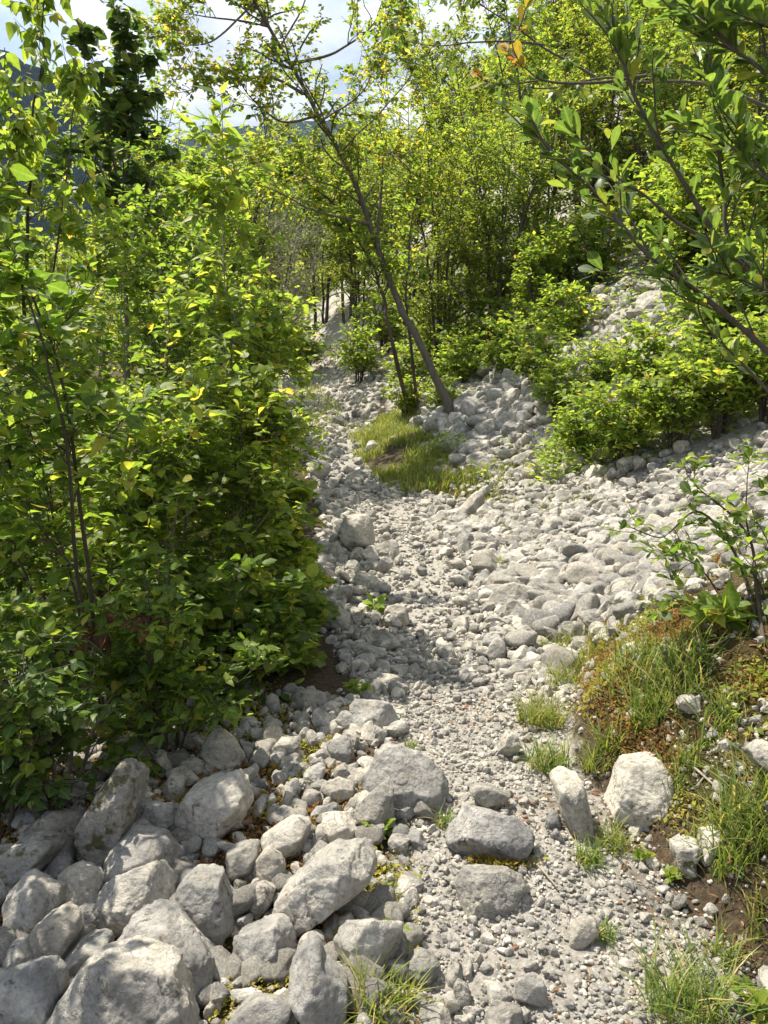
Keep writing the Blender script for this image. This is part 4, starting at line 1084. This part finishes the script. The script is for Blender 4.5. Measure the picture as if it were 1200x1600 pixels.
plant('thin_tree', 'thin dark tree just left of the leaning trunk, crossing behind it', 'tree',
      [[hit(640, 640)[0], *PP((618, 560, db), (600, 470, db), (575, 400, db), (520, 320, db), (450, 260, db))]], .04, M_LEAF_LIGHT, 'ovate', .062, SG, 81, M_BARKD,
      br=7, br_len=.8, br_t0=.4, tw=6, tw_len=.34, lf=8, leaf_part='crown', stem_part='trunk')
plant('thin_tree', 'thin straight tree between its curved neighbour and the leaning trunk', 'tree',
      [[hit(652, 636)[0], *PP((645, 560, db * 1.03), (636, 470, db * 1.03), (640, 380, db * 1.03), (655, 280, db * 1.03))]], .034, M_LEAF_LIGHT, 'ovate', .075, SG, 82, M_BARKD,
      br=4, br_len=.7, br_t0=.4, tw=4, tw_len=.3, lf=6, leaf_part='crown', stem_part='trunk')
for k, (lab, x0, x1, dd, ty) in enumerate([
 ('upright sapling pole right of the leaning trunk, lowest of three', 712, 708, 12.0, 330), ('straight dark sapling pole above the rock pile, nearly vertical', 738, 730, 12.5, 300),
 ('slightly leaning sapling pole above the rock pile, left of the upper scree', 772, 720, 12.2, 380)]):
    b = hit(x0, 560)[0]; d_ = (b - EYE) @ CF
    plant('thin_tree', lab, 'tree', [[b, P((x0 + x1) / 2, (560 + ty) / 2, d_), P(x1, ty, d_)]], .022, M_LEAF_FAR, 'ovate', .075, SG, 83 + k, M_BARKD,
          br=4, br_len=.65, br_t0=.4, tw=4, tw_len=.28, lf=6, leaf_part='crown', stem_part='trunk')

# --- trees covering the right slope: five kinds, copied
def tree_proto(seed, h, nst, spread, mat, kind, leaf, label, br=5, br_len=1.15, tw=8, lf=10):
    r0 = np.random.default_rng(seed)
    mains = []
    for k in range(nst):
        a = r0.uniform(0, 6.28); rr = spread * r0.uniform(.3, 1); hh = h * r0.uniform(.7, 1.0)
        mains.append([np.array([.1 * math.cos(a), .1 * math.sin(a), -.2]), np.array([.35 * rr * math.cos(a), .35 * rr * math.sin(a), hh * .5]), np.array([rr * math.cos(a), rr * math.sin(a), hh])])
    return plant('hornbeam' if seed % 2 else 'slope_tree', label, 'tree', mains, .035, mat, kind, leaf, None, seed, M_BARKD if seed % 2 else M_BARK,
                 br=br, br_len=br_len, br_t0=.2, tw=tw, tw_len=.42, lf=lf, leaf_part='crown', stem_part='trunk', hang=.15, top=.75, origin=(0, 0, 0))
TP = [tree_proto(301, 4.8, 5, 1.3, M_LEAF_FAR, 'small', .062, 'x'), tree_proto(302, 4.2, 6, 1.5, M_LEAF_LIGHT, 'small', .06, 'x'),
      tree_proto(303, 5.4, 4, 1.1, M_LEAF_FAR, 'small', .066, 'x'), tree_proto(304, 3.0, 6, 1.1, M_LEAF_LIGHT, 'ovate', .10, 'x', 7, .8, 6, 6),
      tree_proto(305, 2.0, 8, 1.2, M_LEAF_LIGHT, 'ovate', .135, 'x', 5, 1.1, 4, 4)]
def copy_tree(o):
    c = o.copy(); COL.objects.link(c)
    for ch in o.children:
        d = ch.copy(); COL.objects.link(d); d.parent = c
    return c
used = [False] * len(TP)
def place(kind, px, d, scale, label, group, rot=None):
    o = TP[kind] if not used[kind] else copy_tree(TP[kind]); used[kind] = True
    x = (px - 600) / FPX * d; y = d
    for _ in range(6):
        z = Hs(x, y); y += d - (np.array([x, y, z]) - EYE) @ CF
    z = Hs(x, y)
    o.location = (x, y, z)
    o.rotation_euler = (0, 0, rng.uniform(0, 6.28) if rot is None else rot)
    o.scale = (scale,) * 3
    tag(o, label, 'tree', group)
    return o
WG = 'young trees on the right hand slope'
SL = [
 (0, 690, 14.5, .95, 'light green tree right behind the leaning trunk'), (1, 775, 15, 1.0, 'bushy tree above the rock pile with pale thin stems'),
 (2, 850, 15.5, 1.0, 'tall yellow-green tree below the yellow autumn twig'), (0, 930, 16, 1.1, 'tree over the upper scree patch'),
 (1, 1010, 15.0, 1.1, 'leafy tree right of the upper scree patch'), (2, 1095, 12.0, .95, 'tree behind the glossy willow branches at the right'),
 (0, 1180, 10.5, .9, 'tree at the right edge behind the willow'), (2, 640, 17, 1.0, 'farther tree in the gap left of the slope trees'),
 (0, 740, 18.5, 1.2, 'second-row tree rising over the tree behind the leaning trunk'), (1, 830, 19, 1.35, 'second-row tree under the dark blue mountain'),
 (2, 910, 19.5, 1.3, 'second-row tree above the upper scree'), (0, 1010, 19, 1.4, 'second-row tree right of the mountain face'),
 (1, 1110, 16, 1.3, 'second-row tree near the upper right corner'), (2, 1200, 14, 1.2, 'second-row tree at the right edge'),
 (0, 560, 22, 1.1, 'far tree beyond the leaning trunk, below the blue mountain'), (1, 605, 21, 1.15, 'far tree directly behind the thin dark stems'),
 (2, 690, 24, 1.4, 'highest far tree behind the second row'), (1, 880, 24, 1.6, 'far high slope tree under the steep mountain'),
 (0, 990, 24, 1.7, 'far high slope tree right of the steep mountain'), (2, 1100, 21, 1.6, 'far high slope tree towards the upper right'),
 (3, 830, 13.2, .6, 'low tree beside the upper scree patch, left of it'), (3, 1080, 10.5, .55, 'low tree below the upper scree, at the right'),
 (3, 1170, 9.0, .7, 'low tree at the right edge above the slope bushes'),
 (0, 500, 28, 1.6, 'far tree at the trail bend under the blue mountain'), (1, 430, 26, 1.5, 'far bush-like tree over the left bend'),
 (2, 385, 21, 1.45, 'far slim tree left of the trail bend, behind the grey shrub'), (0, 345, 18, 1.4, 'far tree behind the thicket, right of the pale pole'),
 (1, 300, 14, 1.3, 'far tree behind the thicket, left of the pale pole'), (2, 230, 13, 1.12, 'far tree behind the thicket beside the dark sapling'),
 (1, 540, 26, 1.35, 'farthest tree in the gap beneath the mountain'), (1, 1050, 13.5, .9, 'tree between upper scree and willow branches'),
]
for kind, px, d, s, lab in SL: place(kind, px, d, s, lab, WG)
BG = 'bushes on the right hand slope'
BL = [
 (4, 715, 13.0, .5, 'bright bush behind the rock pile'), (4, 795, 11.8, .5, 'bush on the slope directly above the rock pile'),
 (4, 868, 9.2, .42, 'bush over the right end of the rock pile'), (4, 905, 7.9, .42, 'feathery green bush at the upper left of the scree'),
 (4, 975, 7.3, .46, 'leafy bush above the middle of the scree'), (4, 1055, 7.1, .48, 'bush with yellowing leaves at the top of the scree'),
 (4, 1125, 6.9, .5, 'taller bush left of the right edge one'), (4, 1200, 6.7, .52, 'bush at the right edge above the scree'), (4, 1010, 8.3, .5, 'bush below the upper scree patch'),
 (4, 560, 17.5, .6, 'round light bush at the end of the trail'), (4, 470, 21, .7, 'bush left of the trail end'),
 (4, 632, 13.2, .34, 'small bush at the foot of the thin dark stems'), (4, 395, 13.5, .6, 'bush at the far left trail bend'),
 (4, 330, 11.5, .7, 'bush behind the thicket near the far trail'), (4, 1110, 8.4, .55, 'bush behind the taller one'), (4, 745, 14.2, .6, 'bush among the sapling poles'),
 (4, 680, 15.5, .65, 'bush behind the sapling poles'), (4, 600, 19.5, .8, 'wide bush past the end of the trail'), (4, 1180, 8.0, .65, 'bush behind the right edge bush'),
 (4, 875, 12.0, .5, 'bush left of the upper scree patch'), (4, 1070, 10.5, .6, 'bush right of the upper scree patch'),
 (4, 840, 10.4, .42, 'low dark bush between rock pile and upper scree patch'), (4, 940, 9.0, .4, 'low bush just under the upper scree patch'),
 (4, 930, 14.0, .7, 'bush above the upper scree patch'), (4, 1020, 13.0, .75, 'bush at the top right of the upper scree patch'),
 (4, 850, 15.0, .8, 'bush between the slope trunks above the scree'), (4, 780, 16.5, .8, 'bush between the slope trunks left of the upper scree'),
 (4, 1120, 11.5, .8, 'bush at the foot of the tree behind the willow'), (4, 960, 17, .9, 'bush high up between the slope trunks'), (4, 1050, 16, .9, 'highest bush on the slope, behind the willow leaves'),
 (4, 640, 14.6, .5, 'bush right behind the thin straight tree'), (4, 690, 12.0, .32, 'small bush at the foot of the leaning trunk'),
]
for kind, px, d, s, lab in BL: tag(place(kind, px, d, s * (.8 if d < 9.5 else .92), lab, BG), None, 'bush')
for k in range(len(TP)):
    nm = ['hornbeam', 'slope_tree', 'hornbeam', 'slope_tree', 'slope_bush'][k]
    for o in list(COL.objects):
        if o.type == 'EMPTY' and o.name.split('.')[0] in ('hornbeam', 'slope_tree') and o.children and o.children[0].data == TP[k].children[0].data: o.name = nm
# grey leafless shrub in the distance
plant('bare_shrub', 'grey leafless shrub in the distance left of the leaning trunk', 'shrub',
      [PP((455, 520, 15), (440, 430, 15), (420, 345, 15)), PP((458, 520, 15), (460, 420, 15), (462, 330, 15)), PP((460, 520, 15), (485, 430, 15), (500, 350, 15)), PP((456, 520, 15), (470, 430, 14.7), (440, 350, 14.7))],
      .014, M_LEAF_MID, 'small', .04, None, 95, bark('twig_grey', (.20, .18, .15), (.36, .33, .29)), br=13, br_len=.8, br_up=.7, tw=6, tw_len=.4, lf=0, br_t0=.1)

# --- the far wood: one mass of distant trees
def far_wood():
    r0 = np.random.default_rng(77); pos, upv = [], []
    spots = [(-40 + 90 * r0.random(), r0.uniform(28, 75)) for _ in range(150)]
    for x, y in spots:
        z = Hs(x, y); h = r0.uniform(4, 7.5) * (1 if x > 0 else .8)
        for c in range(9):
            cx, cy, cz = x + r0.normal(0, 1.1), y + r0.normal(0, 1.1), z + h * r0.uniform(.12, 1)
            m_ = 130; q = nrm(r0.normal(size=(m_, 3))) * (r0.random((m_, 1)) ** .4) * np.array([1.2, 1.2, .8])
            pos.append(q + [cx, cy, cz])
    pos = np.concatenate(pos); n = len(pos)
    az = r0.uniform(0, 6.28, n)
    tip = np.stack([np.cos(az), np.sin(az), r0.normal(-.1, .4, n)], -1)
    up = np.array([0, 0, 1.0]) + r0.normal(0, .5, (n, 3))
    o = leaves_mesh('far_wood', pos, tip, up, r0.uniform(.16, .3, n), 'tiny', M_LEAF_FAR, r0=r0)
    tag(o, kind='stuff')
far_wood()

# --- the willow reaching in from the right
wb = np.array([1.95, 2.35, 0]); wb[2] = Hs(wb[0], wb[1])
WK = [PP((1330, 690, 2.35), (1210, 560, 2.3), (1090, 455, 2.25), (1010, 395, 2.2), (930, 300, 2.2), (860, 235, 2.15), (822, 165, 2.1)),
      PP((1330, 600, 2.3), (1200, 460, 2.3), (1130, 385, 2.25), (1070, 290, 2.2), (1000, 170, 2.15), (965, 70, 2.1), (930, -10, 2.1)),
      PP((1160, 410, 2.3), (1130, 300, 2.3), (1118, 200, 2.25), (1110, 120, 2.25), (1100, 20, 2.2)),
      PP((1300, 300, 2.2), (1200, 250, 2.2), (1100, 215, 2.15), (1060, 190, 2.15)),
      PP((1300, 720, 2.4), (1190, 600, 2.4), (1120, 530, 2.35), (1040, 430, 2.3)),
      PP((1280, 200, 1.9), (1190, 110, 1.9), (1130, 60, 1.9), (1090, -20, 1.9)),
      PP((1330, 80, 1.9), (1220, 50, 1.9), (1160, 10, 1.9), (1120, -60, 1.9)),
      PP((1130, 385, 2.25), (1060, 350, 2.2), (1000, 300, 2.15), (960, 285, 2.1)),
      PP((1350, 420, 2.1), (1250, 330, 2.1), (1180, 250, 2.1), (1150, 160, 2.05)),
      PP((1340, 560, 2.2), (1250, 480, 2.2), (1170, 440, 2.15), (1110, 420, 2.1))]
stem0 = [[wb, wb + (p_[0] - wb) * .5 + np.array([.05, 0, .1]), *p_] if p_[0][0] > 1.0 else p_ for p_ in WK]
def willow(name, label, cat, mains, radii, mat, kind, leaf, per_m, seed, bark_m, sidebr=5, sl=.28, t0=.35, rbias=0.):
    r0 = np.random.default_rng(seed)
    polys = np.array([smooth_poly(p_, 32, .006, r0) for p_ in mains]); lens = np.linalg.norm(np.diff(polys, axis=1), axis=2).sum(1)
    rads = np.array(radii)[:, None] * (1 - .8 * np.linspace(0, 1, 32))[None]
    B, own, bt = spawn(polys, np.maximum(1, (sidebr * lens).astype(int)), t0, .95, .75, 1.1, .25, sl, lambda t: 1 - .3 * t, 7, .08, .04, r0)
    o1 = np.repeat(np.arange(len(polys)), (per_m * lens * .6).astype(int)); t1 = r0.uniform(t0 + .1, 1, len(o1)); p1, g1 = along(polys[o1], t1)
    o2 = np.repeat(np.arange(len(B)), max(4, int(per_m * sl))); t2 = r0.uniform(.15, 1.0, len(o2)); p2, g2 = along(B[o2], t2)
    p_ = np.concatenate([p1, p2]); g_ = np.concatenate([g1, g2]); n = len(p_)
    rad = r0.normal(size=(n, 3)); rad = nrm(rad - (rad * g_).sum(-1, keepdims=True) * g_)
    tip = nrm(g_ * 1.0 + rad * .8 + np.array([0, 0, .15])); up = -rad * .5 + g_ * .3 + np.array([0, 0, .75]) + r0.normal(0, .25, (n, 3))
    base = polys[0, 0]
    root = empty(name, base, label, cat)
    bl = np.linspace(.0035, .0013, 7)[None].repeat(len(B), 0)
    tube_obj('branches', [(polys, rads, 8), (B, bl, 5)], bark_m, root, base)
    leaves_mesh('foliage', p_, tip, up, leaf * np.clip(np.exp(r0.normal(0, .28, n)), .45, 1.5), kind, mat, root, base, droop=.12, fold=.3, r0=r0, rbias=rbias, petiole=.08)
    return root
willow('willow', 'near glossy-leaved willow reaching in from the right edge', 'tree', stem0, [.013, .014, .010, .009, .009, .009, .009, .007, .009, .008], M_LEAF_WILLOW, 'obovate', .050, 36, 401, M_BARK, rbias=.05)
willow('autumn_twig', 'single willow twig tipped with yellow and orange leaves near the top', 'branch',
       [PP((1010, 118, 2.6), (930, 130, 2.55), (850, 128, 2.5), (815, 105, 2.45), (785, 75, 2.45)), PP((815, 105, 2.45), (800, 70, 2.4), (812, 40, 2.4)), PP((840, 126, 2.5), (790, 132, 2.45), (750, 125, 2.4))],
       [.006, .003, .003], M_LEAF_YELLOW, 'obovate', .048, 34, 402, M_BARK, sidebr=1, sl=.1, t0=.62)
plant('overhanging_branch', 'bare-looking branch crossing the top right, small leaves hanging from it', 'branch',
      [PP((1250, 190, 5.2), (1100, 130, 5.1), (960, 128, 5), (860, 132, 4.9), (770, 150, 4.8)), PP((930, 120, 5), (850, 70, 4.9), (770, 20, 4.8), (700, -20, 4.7)), PP((850, 70, 4.9), (760, 60, 4.8), (680, 70, 4.7), (620, 60, 4.6))],
      [.014, .010, .008], M_LEAF_DARK, 'ovate', .05, None, 96, M_BARK, br=5, br_len=.4, br_t0=.3, tw=3, tw_len=.2, lf=5, hang=.7, rbias=.2)
# dark twiggy bush at the right edge over the scree
gd = hit(1195, 1010)[0]
plant('twiggy_bush', 'dark twiggy bush at the right edge, its long twigs reaching over the scree', 'bush',
      [[gd, *PP((1150, 870, 3.1), (1090, 800, 3.0), (1030, 835, 2.95), (965, 822, 2.9))], [gd, *PP((1170, 850, 3.1), (1120, 780, 3.05), (1075, 735, 3.0))],
       [gd, *PP((1185, 880, 3.1), (1170, 790, 3.1), (1165, 715, 3.1))], [gd, *PP((1120, 930, 3.1), (1080, 880, 3.05), (1010, 855, 3.0))],
       [gd, *PP((1215, 900, 3.1), (1225, 800, 3.0), (1200, 730, 3.0))], [gd, *PP((1150, 960, 3.05), (1090, 955, 3.0), (1050, 930, 2.95))],
       [gd, *PP((1200, 940, 2.95), (1180, 900, 2.9), (1150, 880, 2.85))], [gd, *PP((1230, 940, 2.95), (1210, 860, 2.9), (1180, 810, 2.85))]],
      [.008, .008, .007, .006, .007, .006, .006, .006], M_LEAF_MID, 'obovate', .046, None, 97, M_BARKD, br=8, br_len=.2, br_t0=.3, tw=2, tw_len=.1, lf=2, main_leaf=14, lf_main_t0=.35, fold=.3)

# ------------------------------------------------------------------ grass, herbs, moss, litter
def blades(base, length, lean, width, r0):
    n = len(base); m = 6
    az = r0.uniform(0, 6.28, n); out = np.stack([np.cos(az), np.sin(az), np.zeros(n)], -1)
    t = np.linspace(0, 1, m)[None, :, None]
    ln = length[:, None, None]; le = lean[:, None, None]
    c = base[:, None] + ln * (out[:, None] * (le * t ** 1.7) + np.array([0, 0, 1.0]) * (t * (1 - .45 * le * t ** 1.3)))
    side = np.stack([-np.sin(az), np.cos(az), np.zeros(n)], -1)[:, None]
    w = (width[:, None] * np.array([.7, 1, .95, .75, .45, .05])[None])[..., None]
    V = np.stack([c - side * w, c + side * w], 2).reshape(-1, 3)
    idx = np.arange(n * m * 2).reshape(n, m, 2)
    q = np.stack([idx[:, :-1, 0], idx[:, :-1, 1], idx[:, 1:, 1], idx[:, 1:, 0]], -1).reshape(-1, 4)
    return V, q, n, m
def tuft(px, py, rad, n, length, label, mat, seed, group='grass tufts', lean=(.25, 1.0), w=.0022):
    r0 = np.random.default_rng(seed)
    b = hit(px, py)[0]
    a = r0.uniform(0, 6.28, n); q = rad * np.sqrt(r0.random(n))
    x, y = b[0] + q * np.cos(a), b[1] + q * np.sin(a)
    base = np.stack([x, y, H(x, y) - .01], -1)
    V, q4, n, m = blades(base, length * r0.uniform(.45, 1.1, n), r0.uniform(lean[0], lean[1], n), w * r0.uniform(.7, 1.3, n), r0)
    o = mesh_obj('grass_tuft', V, [q4], mat, None, origin=b, attr={'rnd': np.repeat(r0.random(n), m * 2)})
    tag(o, label, 'grass', group)
TU = [
 (598, 1588, .07, 150, .17, 'yellow-green tuft at the bottom edge beside the horned rock', 'y'), (1075, 1585, .10, 240, .19, 'large tuft at the bottom right below the gravel', 'g'),
 (1165, 1310, .09, 260, .24, 'tall blue-green tuft at the right edge of the bank', 'g'), (1045, 1080, .13, 300, .27, 'big arching tuft under the dark twiggy bush', 'g'),
 (985, 1045, .10, 160, .20, 'thin wispy tuft at the foot of the scree', 'g'), (900, 1060, .16, 320, .16, 'broad yellowish tuft where the bank meets the scree', 'y'),
 (835, 1020, .10, 170, .12, 'tuft beside the last stones of the scree', 'y'), (845, 1130, .10, 260, .17, 'fresh green tuft hanging over the narrow trail', 'y'),
 (855, 1200, .08, 200, .15, 'tuft below the fresh green one on the trail edge', 'g'), (938, 1195, .07, 150, .17, 'dark tuft between grey slab and big white rock', 'g'),
 (918, 1350, .04, 90, .10, 'small dark tuft below the leaning bank slab', 'g'), (695, 1290, .03, 60, .08, 'tiny tuft left of the flat-topped trail boulder', 'g'),
 (800, 1345, .03, 60, .07, 'tiny tuft growing between trail boulder and sunken slab', 'g'), (945, 1472, .03, 50, .07, 'tiny tuft by the tilted flat plate', 'g'),
 (640, 1170, .03, 60, .06, 'tiny tuft behind the great trailside boulder', 'g'), (1195, 1440, .05, 80, .10, 'sparse tuft at the right edge below the tall one', 'y'),
 (610, 1400, .03, 50, .07, 'tiny tuft between whaleback boulder and trail', 'g'), (1010, 1130, .06, 100, .14, 'tuft under the big arching one, over a white sliver', 'g'),
 (575, 1000, .05, 60, .09, 'tuft at the trail edge beside the flat white ledge', 'g'), (800, 890, .06, 60, .08, 'low tuft in the scree above the big flat rock', 'y'),
 (1130, 1500, .05, 60, .12, 'thin pale tuft right of the bottom right one', 'y'), (962, 1325, .05, 90, .11, 'tuft growing against the foot of the big white rock', 'y'), (1062, 1215, .06, 110, .13, 'tuft beside the top of the big white rock', 'g'), (1090, 1330, .05, 90, .10, 'tuft right of the big white rock, above the yellowish one', 'y'),
 (1120, 1140, .07, 120, .14, 'loose tuft high on the bank below the dark twiggy bush', 'g'), (890, 1010, .08, 120, .16, 'tuft against the lowest scree rock', 'y'),
]
for k, (px, py, rad, n, ln, lab, c) in enumerate(TU):
    tuft(px, py, rad, n, ln, lab, M_GRASS_Y if c == 'y' else M_GRASS, 700 + k)
def grass_area(name, dens, n, x0, x1, y0, y1, length, mat, seed, w=.003):
    r0 = np.random.default_rng(seed)
    x = r0.uniform(x0, x1, n); y = r0.uniform(y0, y1, n); k = r0.random(n) < dens(x, y); x, y = x[k], y[k]
    base = np.stack([x, y, H(x, y) - .01], -1); n = len(x)
    V, q, n, m = blades(base, length * r0.uniform(.4, 1.1, n), r0.uniform(.2, .9, n), w * r0.uniform(.7, 1.3, n), r0)
    tag(mesh_obj(name, V, [q], mat, attr={'rnd': np.repeat(r0.random(n), m * 2)}), kind='stuff')
def d_gbank(x, y):
    u = uoff(x, y)
    return np.clip((u + .08) / .1, 0, 1) * np.clip((1.2 - u) / .3, 0, 1) * np.clip(patchy(x, y, 1.9, 61) * 2.6 - .45, 0, 1)
grass_area('grass', d_gbank, 36000, -1.2, 1.4, 8.4, 14, .21, M_GRASS_Y, 71, .005)
def d_gscree(x, y):
    u = uoff(x, y)
    return np.clip((u - .2) / .2, 0, 1) * np.clip((1.6 - u) / .3, 0, 1) * np.clip(patchy(x, y, 1.3, 62) * 2.2 - .6, 0, 1)
grass_area('grass', d_gscree, 9000, .6, 2.8, 6.6, 9, .11, M_GRASS_Y, 72, .004)
def d_gnear(x, y):
    u = uoff(x, y)
    return np.clip((u - .02) / .1, 0, 1) * np.clip(patchy(x, y, 2.2, 63) * 2.4 - .8, 0, 1)
grass_area('grass', d_gnear, 14000, .6, 2.8, 1.2, 4.2, .09, M_GRASS_Y, 73, .0016)
grass_area('grass', lambda x, y: np.clip(patchy(x, y, .5, 64) * 2.2 - .75, 0, 1) * (x < np.interp(y, YS, XR) - .1) * (x > np.interp(y, YS, XL) + .3), 9000, -4, 1, 14, 21, .2, M_GRASS_Y, 74, .006)

def ground_leaves(name, dens, n, x0, x1, y0, y1, size, mat, kind, seed, lift=.01, flat=.8, up=1.0):
    r0 = np.random.default_rng(seed)
    x = r0.uniform(x0, x1, n); y = r0.uniform(y0, y1, n); k = r0.random(n) < dens(x, y); x, y = x[k], y[k]; n = len(x)
    pos = np.stack([x, y, H(x, y) + lift * r0.random(n)], -1)
    az = r0.uniform(0, 6.28, n)
    tip = np.stack([np.cos(az) * flat, np.sin(az) * flat, r0.uniform(-.1, 1 - flat + .15, n)], -1)
    tag(leaves_mesh(name, pos, tip, np.array([0, 0, up]) + r0.normal(0, .35, (n, 3)), size * np.exp(r0.normal(0, .35, n)), kind, mat, r0=r0, tone=((np.full(n, .5) if seed == 98 else patchy(x, y, 3.3, 91)) if name == 'moss' else None)), kind='stuff')
def d_moss(x, y):
    u = uoff(x, y)
    return np.clip((u - .03) / .1, 0, 1) * np.clip(patchy(x, y, 2.6, 65) * 2.2 - .4, 0, 1)
ground_leaves('moss', d_moss, 150000, .6, 2.6, 1.2, 4.2, .013, M_MOSS, 'small', 81, .03, .45)
ground_leaves('moss', lambda x, y: d_left(x, y) * np.clip(patchy(x, y, 3.2, 66) * 2, 0, 1), 70000, -1.6, .15, 1.1, 3.7, .012, M_MOSS, 'small', 82, .02, .45)
mp_ = hit(785, 1352)[0]
ground_leaves('moss', lambda x, y: np.clip((.10 - np.hypot((x - mp_[0]) * .8, (y - mp_[1]) * 2)) / .05, 0, 1), 6000, mp_[0] - .2, mp_[0] + .2, mp_[1] - .1, mp_[1] + .12, .011, M_MOSS, 'small', 98, .03, .45)
ground_leaves('ground_cover', lambda x, y: np.clip((uoff(x, y) - .25) / .2, 0, 1) * np.clip(patchy(x, y, 1.8, 67) * 2.6 - 1.25, 0, 1), 24000, .8, 2.8, 1.3, 4.2, .017, M_HERB, 'tiny', 83, .06, .8)
ground_leaves('ground_cover', lambda x, y: np.clip((uoff(x, y) - .3) / .3, 0, 1) * np.clip(patchy(x, y, .9, 68) * 2.6 - 1.1, 0, 1) * (1 - d_scree(x, y)) * (1 - d_pile(x, y)) * np.clip((uoff(x, y) - np.interp(y, [4, 6, 7, 8, 10], [3.5, 2.6, 1.4, .5, .6])) / .3, 0, 1), 34000, .5, 4.6, 6, 10, .042, M_LEAF_LIGHT, 'ovate', 84, .28, .6)
ground_leaves('leaf_litter', lambda x, y: np.clip(patchy(x, y, 2.5, 69) * 1.6 - .35, 0, 1) * np.clip((uoff(x, y) + .75) / .4, 0, 1), 5500, -.1, 2.4, 1.3, 4.6, .02, M_LEAF_DEAD, 'lance', 85, .012, .97)
ground_leaves('leaf_litter', lambda x, y: d_left(x, y) * .6, 9000, -1.6, .2, 1.2, 3.6, .012, M_LEAF_DEAD, 'lance', 86, .02, .97)
ground_leaves('undergrowth', lambda x, y: np.clip((np.interp(y, YS, XL) - .15 - x) / .2, 0, 1) * (y > 3.2), 26000, -6, .2, 3.1, 13, .055, M_LEAF_MID, 'round', 87, .35, .9)
ground_leaves('leaf_litter', lambda x, y: np.clip((uoff(x, y) + .05) / .1, 0, 1) * (.3 + .7 * patchy(x, y, 3, 92)), 30000, .6, 2.8, 1.2, 4.3, .011, M_LEAF_DEAD, 'lance', 93, .012, .95)
ground_leaves('undergrowth', lambda x, y: np.clip((uoff(x, y) - np.interp(y, [6, 8, 9, 12, 14, 16], [3.4, 3.0, 3.2, 3.6, 2.4, 1.0])) / .5, 0, 1) * np.clip(patchy(x, y, .8, 94) * 2 - .2, 0, 1), 60000, .5, 13, 6, 26, .06, M_LEAF_MID, 'ovate', 94, .5, .8)
# small herbs standing between the stones
HB = [(592, 1312, .05, 'bright little plant with pointed leaves beside the whaleback boulder'), (618, 1500, .055, 'small broad-leaved plant right of the low broad rock'),
      (560, 1095, .06, 'seedling with yellowish leaves at the edge of the pile top slab'), (585, 960, .07, 'leafy seedling at the shaded trail edge'),
      (1003, 1345, .03, 'tiny green seedling on the bank below the white rock'), (1050, 1380, .03, 'tiny seedling beside the yellowish bank rock'),
      (785, 890, .06, 'low herb at the left edge of the scree'), (1130, 990, .10, 'fresh seedling with lit leaves under the dark twiggy bush'), (1180, 1590, .05, 'round-leaved plant in the bottom right corner')]
for k, (px, py, s, lab) in enumerate(HB):
    b = hit(px, py)[0]; d_ = (b - EYE) @ CF; r0 = np.random.default_rng(880 + k)
    mains = [[b, b + np.array([r0.normal(0, .3), r0.normal(0, .3), 1.0]) * s * .6, b + np.array([r0.normal(0, .6), r0.normal(0, .6), 1.2]) * s] for _ in range(3)]
    plant('seedling', lab, 'plant', mains, .0012, M_LEAF_LIGHT, 'ovate', s * .75, 'seedlings between the stones', 880 + k, br=8 / s * .2, br_len=s * .4, tw=0, tw_len=s * .2, lf=1, main_leaf=5 / s, lf_main_t0=.2, wobm=0)
# twigs lying about
r0 = np.random.default_rng(99)
for k, (a, b_, lab) in enumerate([((1085, 1205), (1125, 1245), 'bleached stick lying on the bank right of the white rock'), ((1075, 1240), (1105, 1215), 'short stick crossing the bleached one on the bank'),
                                  ((795, 1325), (870, 1395), 'thin brown twig on the gravel beside the sunken slab'), ((415, 1525), (450, 1530), 'short stick between rocks left of the horned rock'),
                                  ((1080, 1010), (1135, 1005), 'grey stick under the dark twiggy bush')]):
    p0, p1 = hit(*a)[0] + [0, 0, .012], hit(*b_)[0] + [0, 0, .02]
    pl = smooth_poly([p0, (p0 + p1) / 2 + r0.normal(0, .012, 3), p1], 12, .004, r0)[None]
    o = tube_obj('stick', [(pl, np.linspace(.005, .003, 12)[None], 6)], M_BARKP, None, p0)
    o.location = p0
    tag(o, lab, 'stick', 'sticks on the ground')

# ------------------------------------------------------------------ the air towards the mountains
def haze():
    m, n, l, out = new_mat('haze')
    v = n.new('ShaderNodeVolumePrincipled')
    v.inputs['Color'].default_value = (.52, .70, 1.0, 1); v.inputs['Density'].default_value = .00014
    v.inputs['Anisotropy'].default_value = .2
    l.new(v.outputs[0], out.inputs['Volume'])
    m.cycles.homogeneous_volume = True if hasattr(m.cycles, 'homogeneous_volume') else None
    X, Z0, Z1_ = 3400.0, -9.0, max(float((np.array([v.co.z for v in o_.data.vertices])).max()) for o_ in COL.objects if o_.name in ('mountain', 'hill')) + 4
    c = np.array([(sx_ * X, sy_ * X, z_) for z_ in (Z0, Z1_) for sx_, sy_ in ((-1, -1), (1, -1), (1, 1), (-1, 1))])
    q = [(0, 3, 2, 1), (4, 5, 6, 7), (0, 1, 5, 4), (1, 2, 6, 5), (2, 3, 7, 6), (3, 0, 4, 7)]
    tag(mesh_obj('haze', c, [q], m, smooth=False), kind='stuff')
haze()
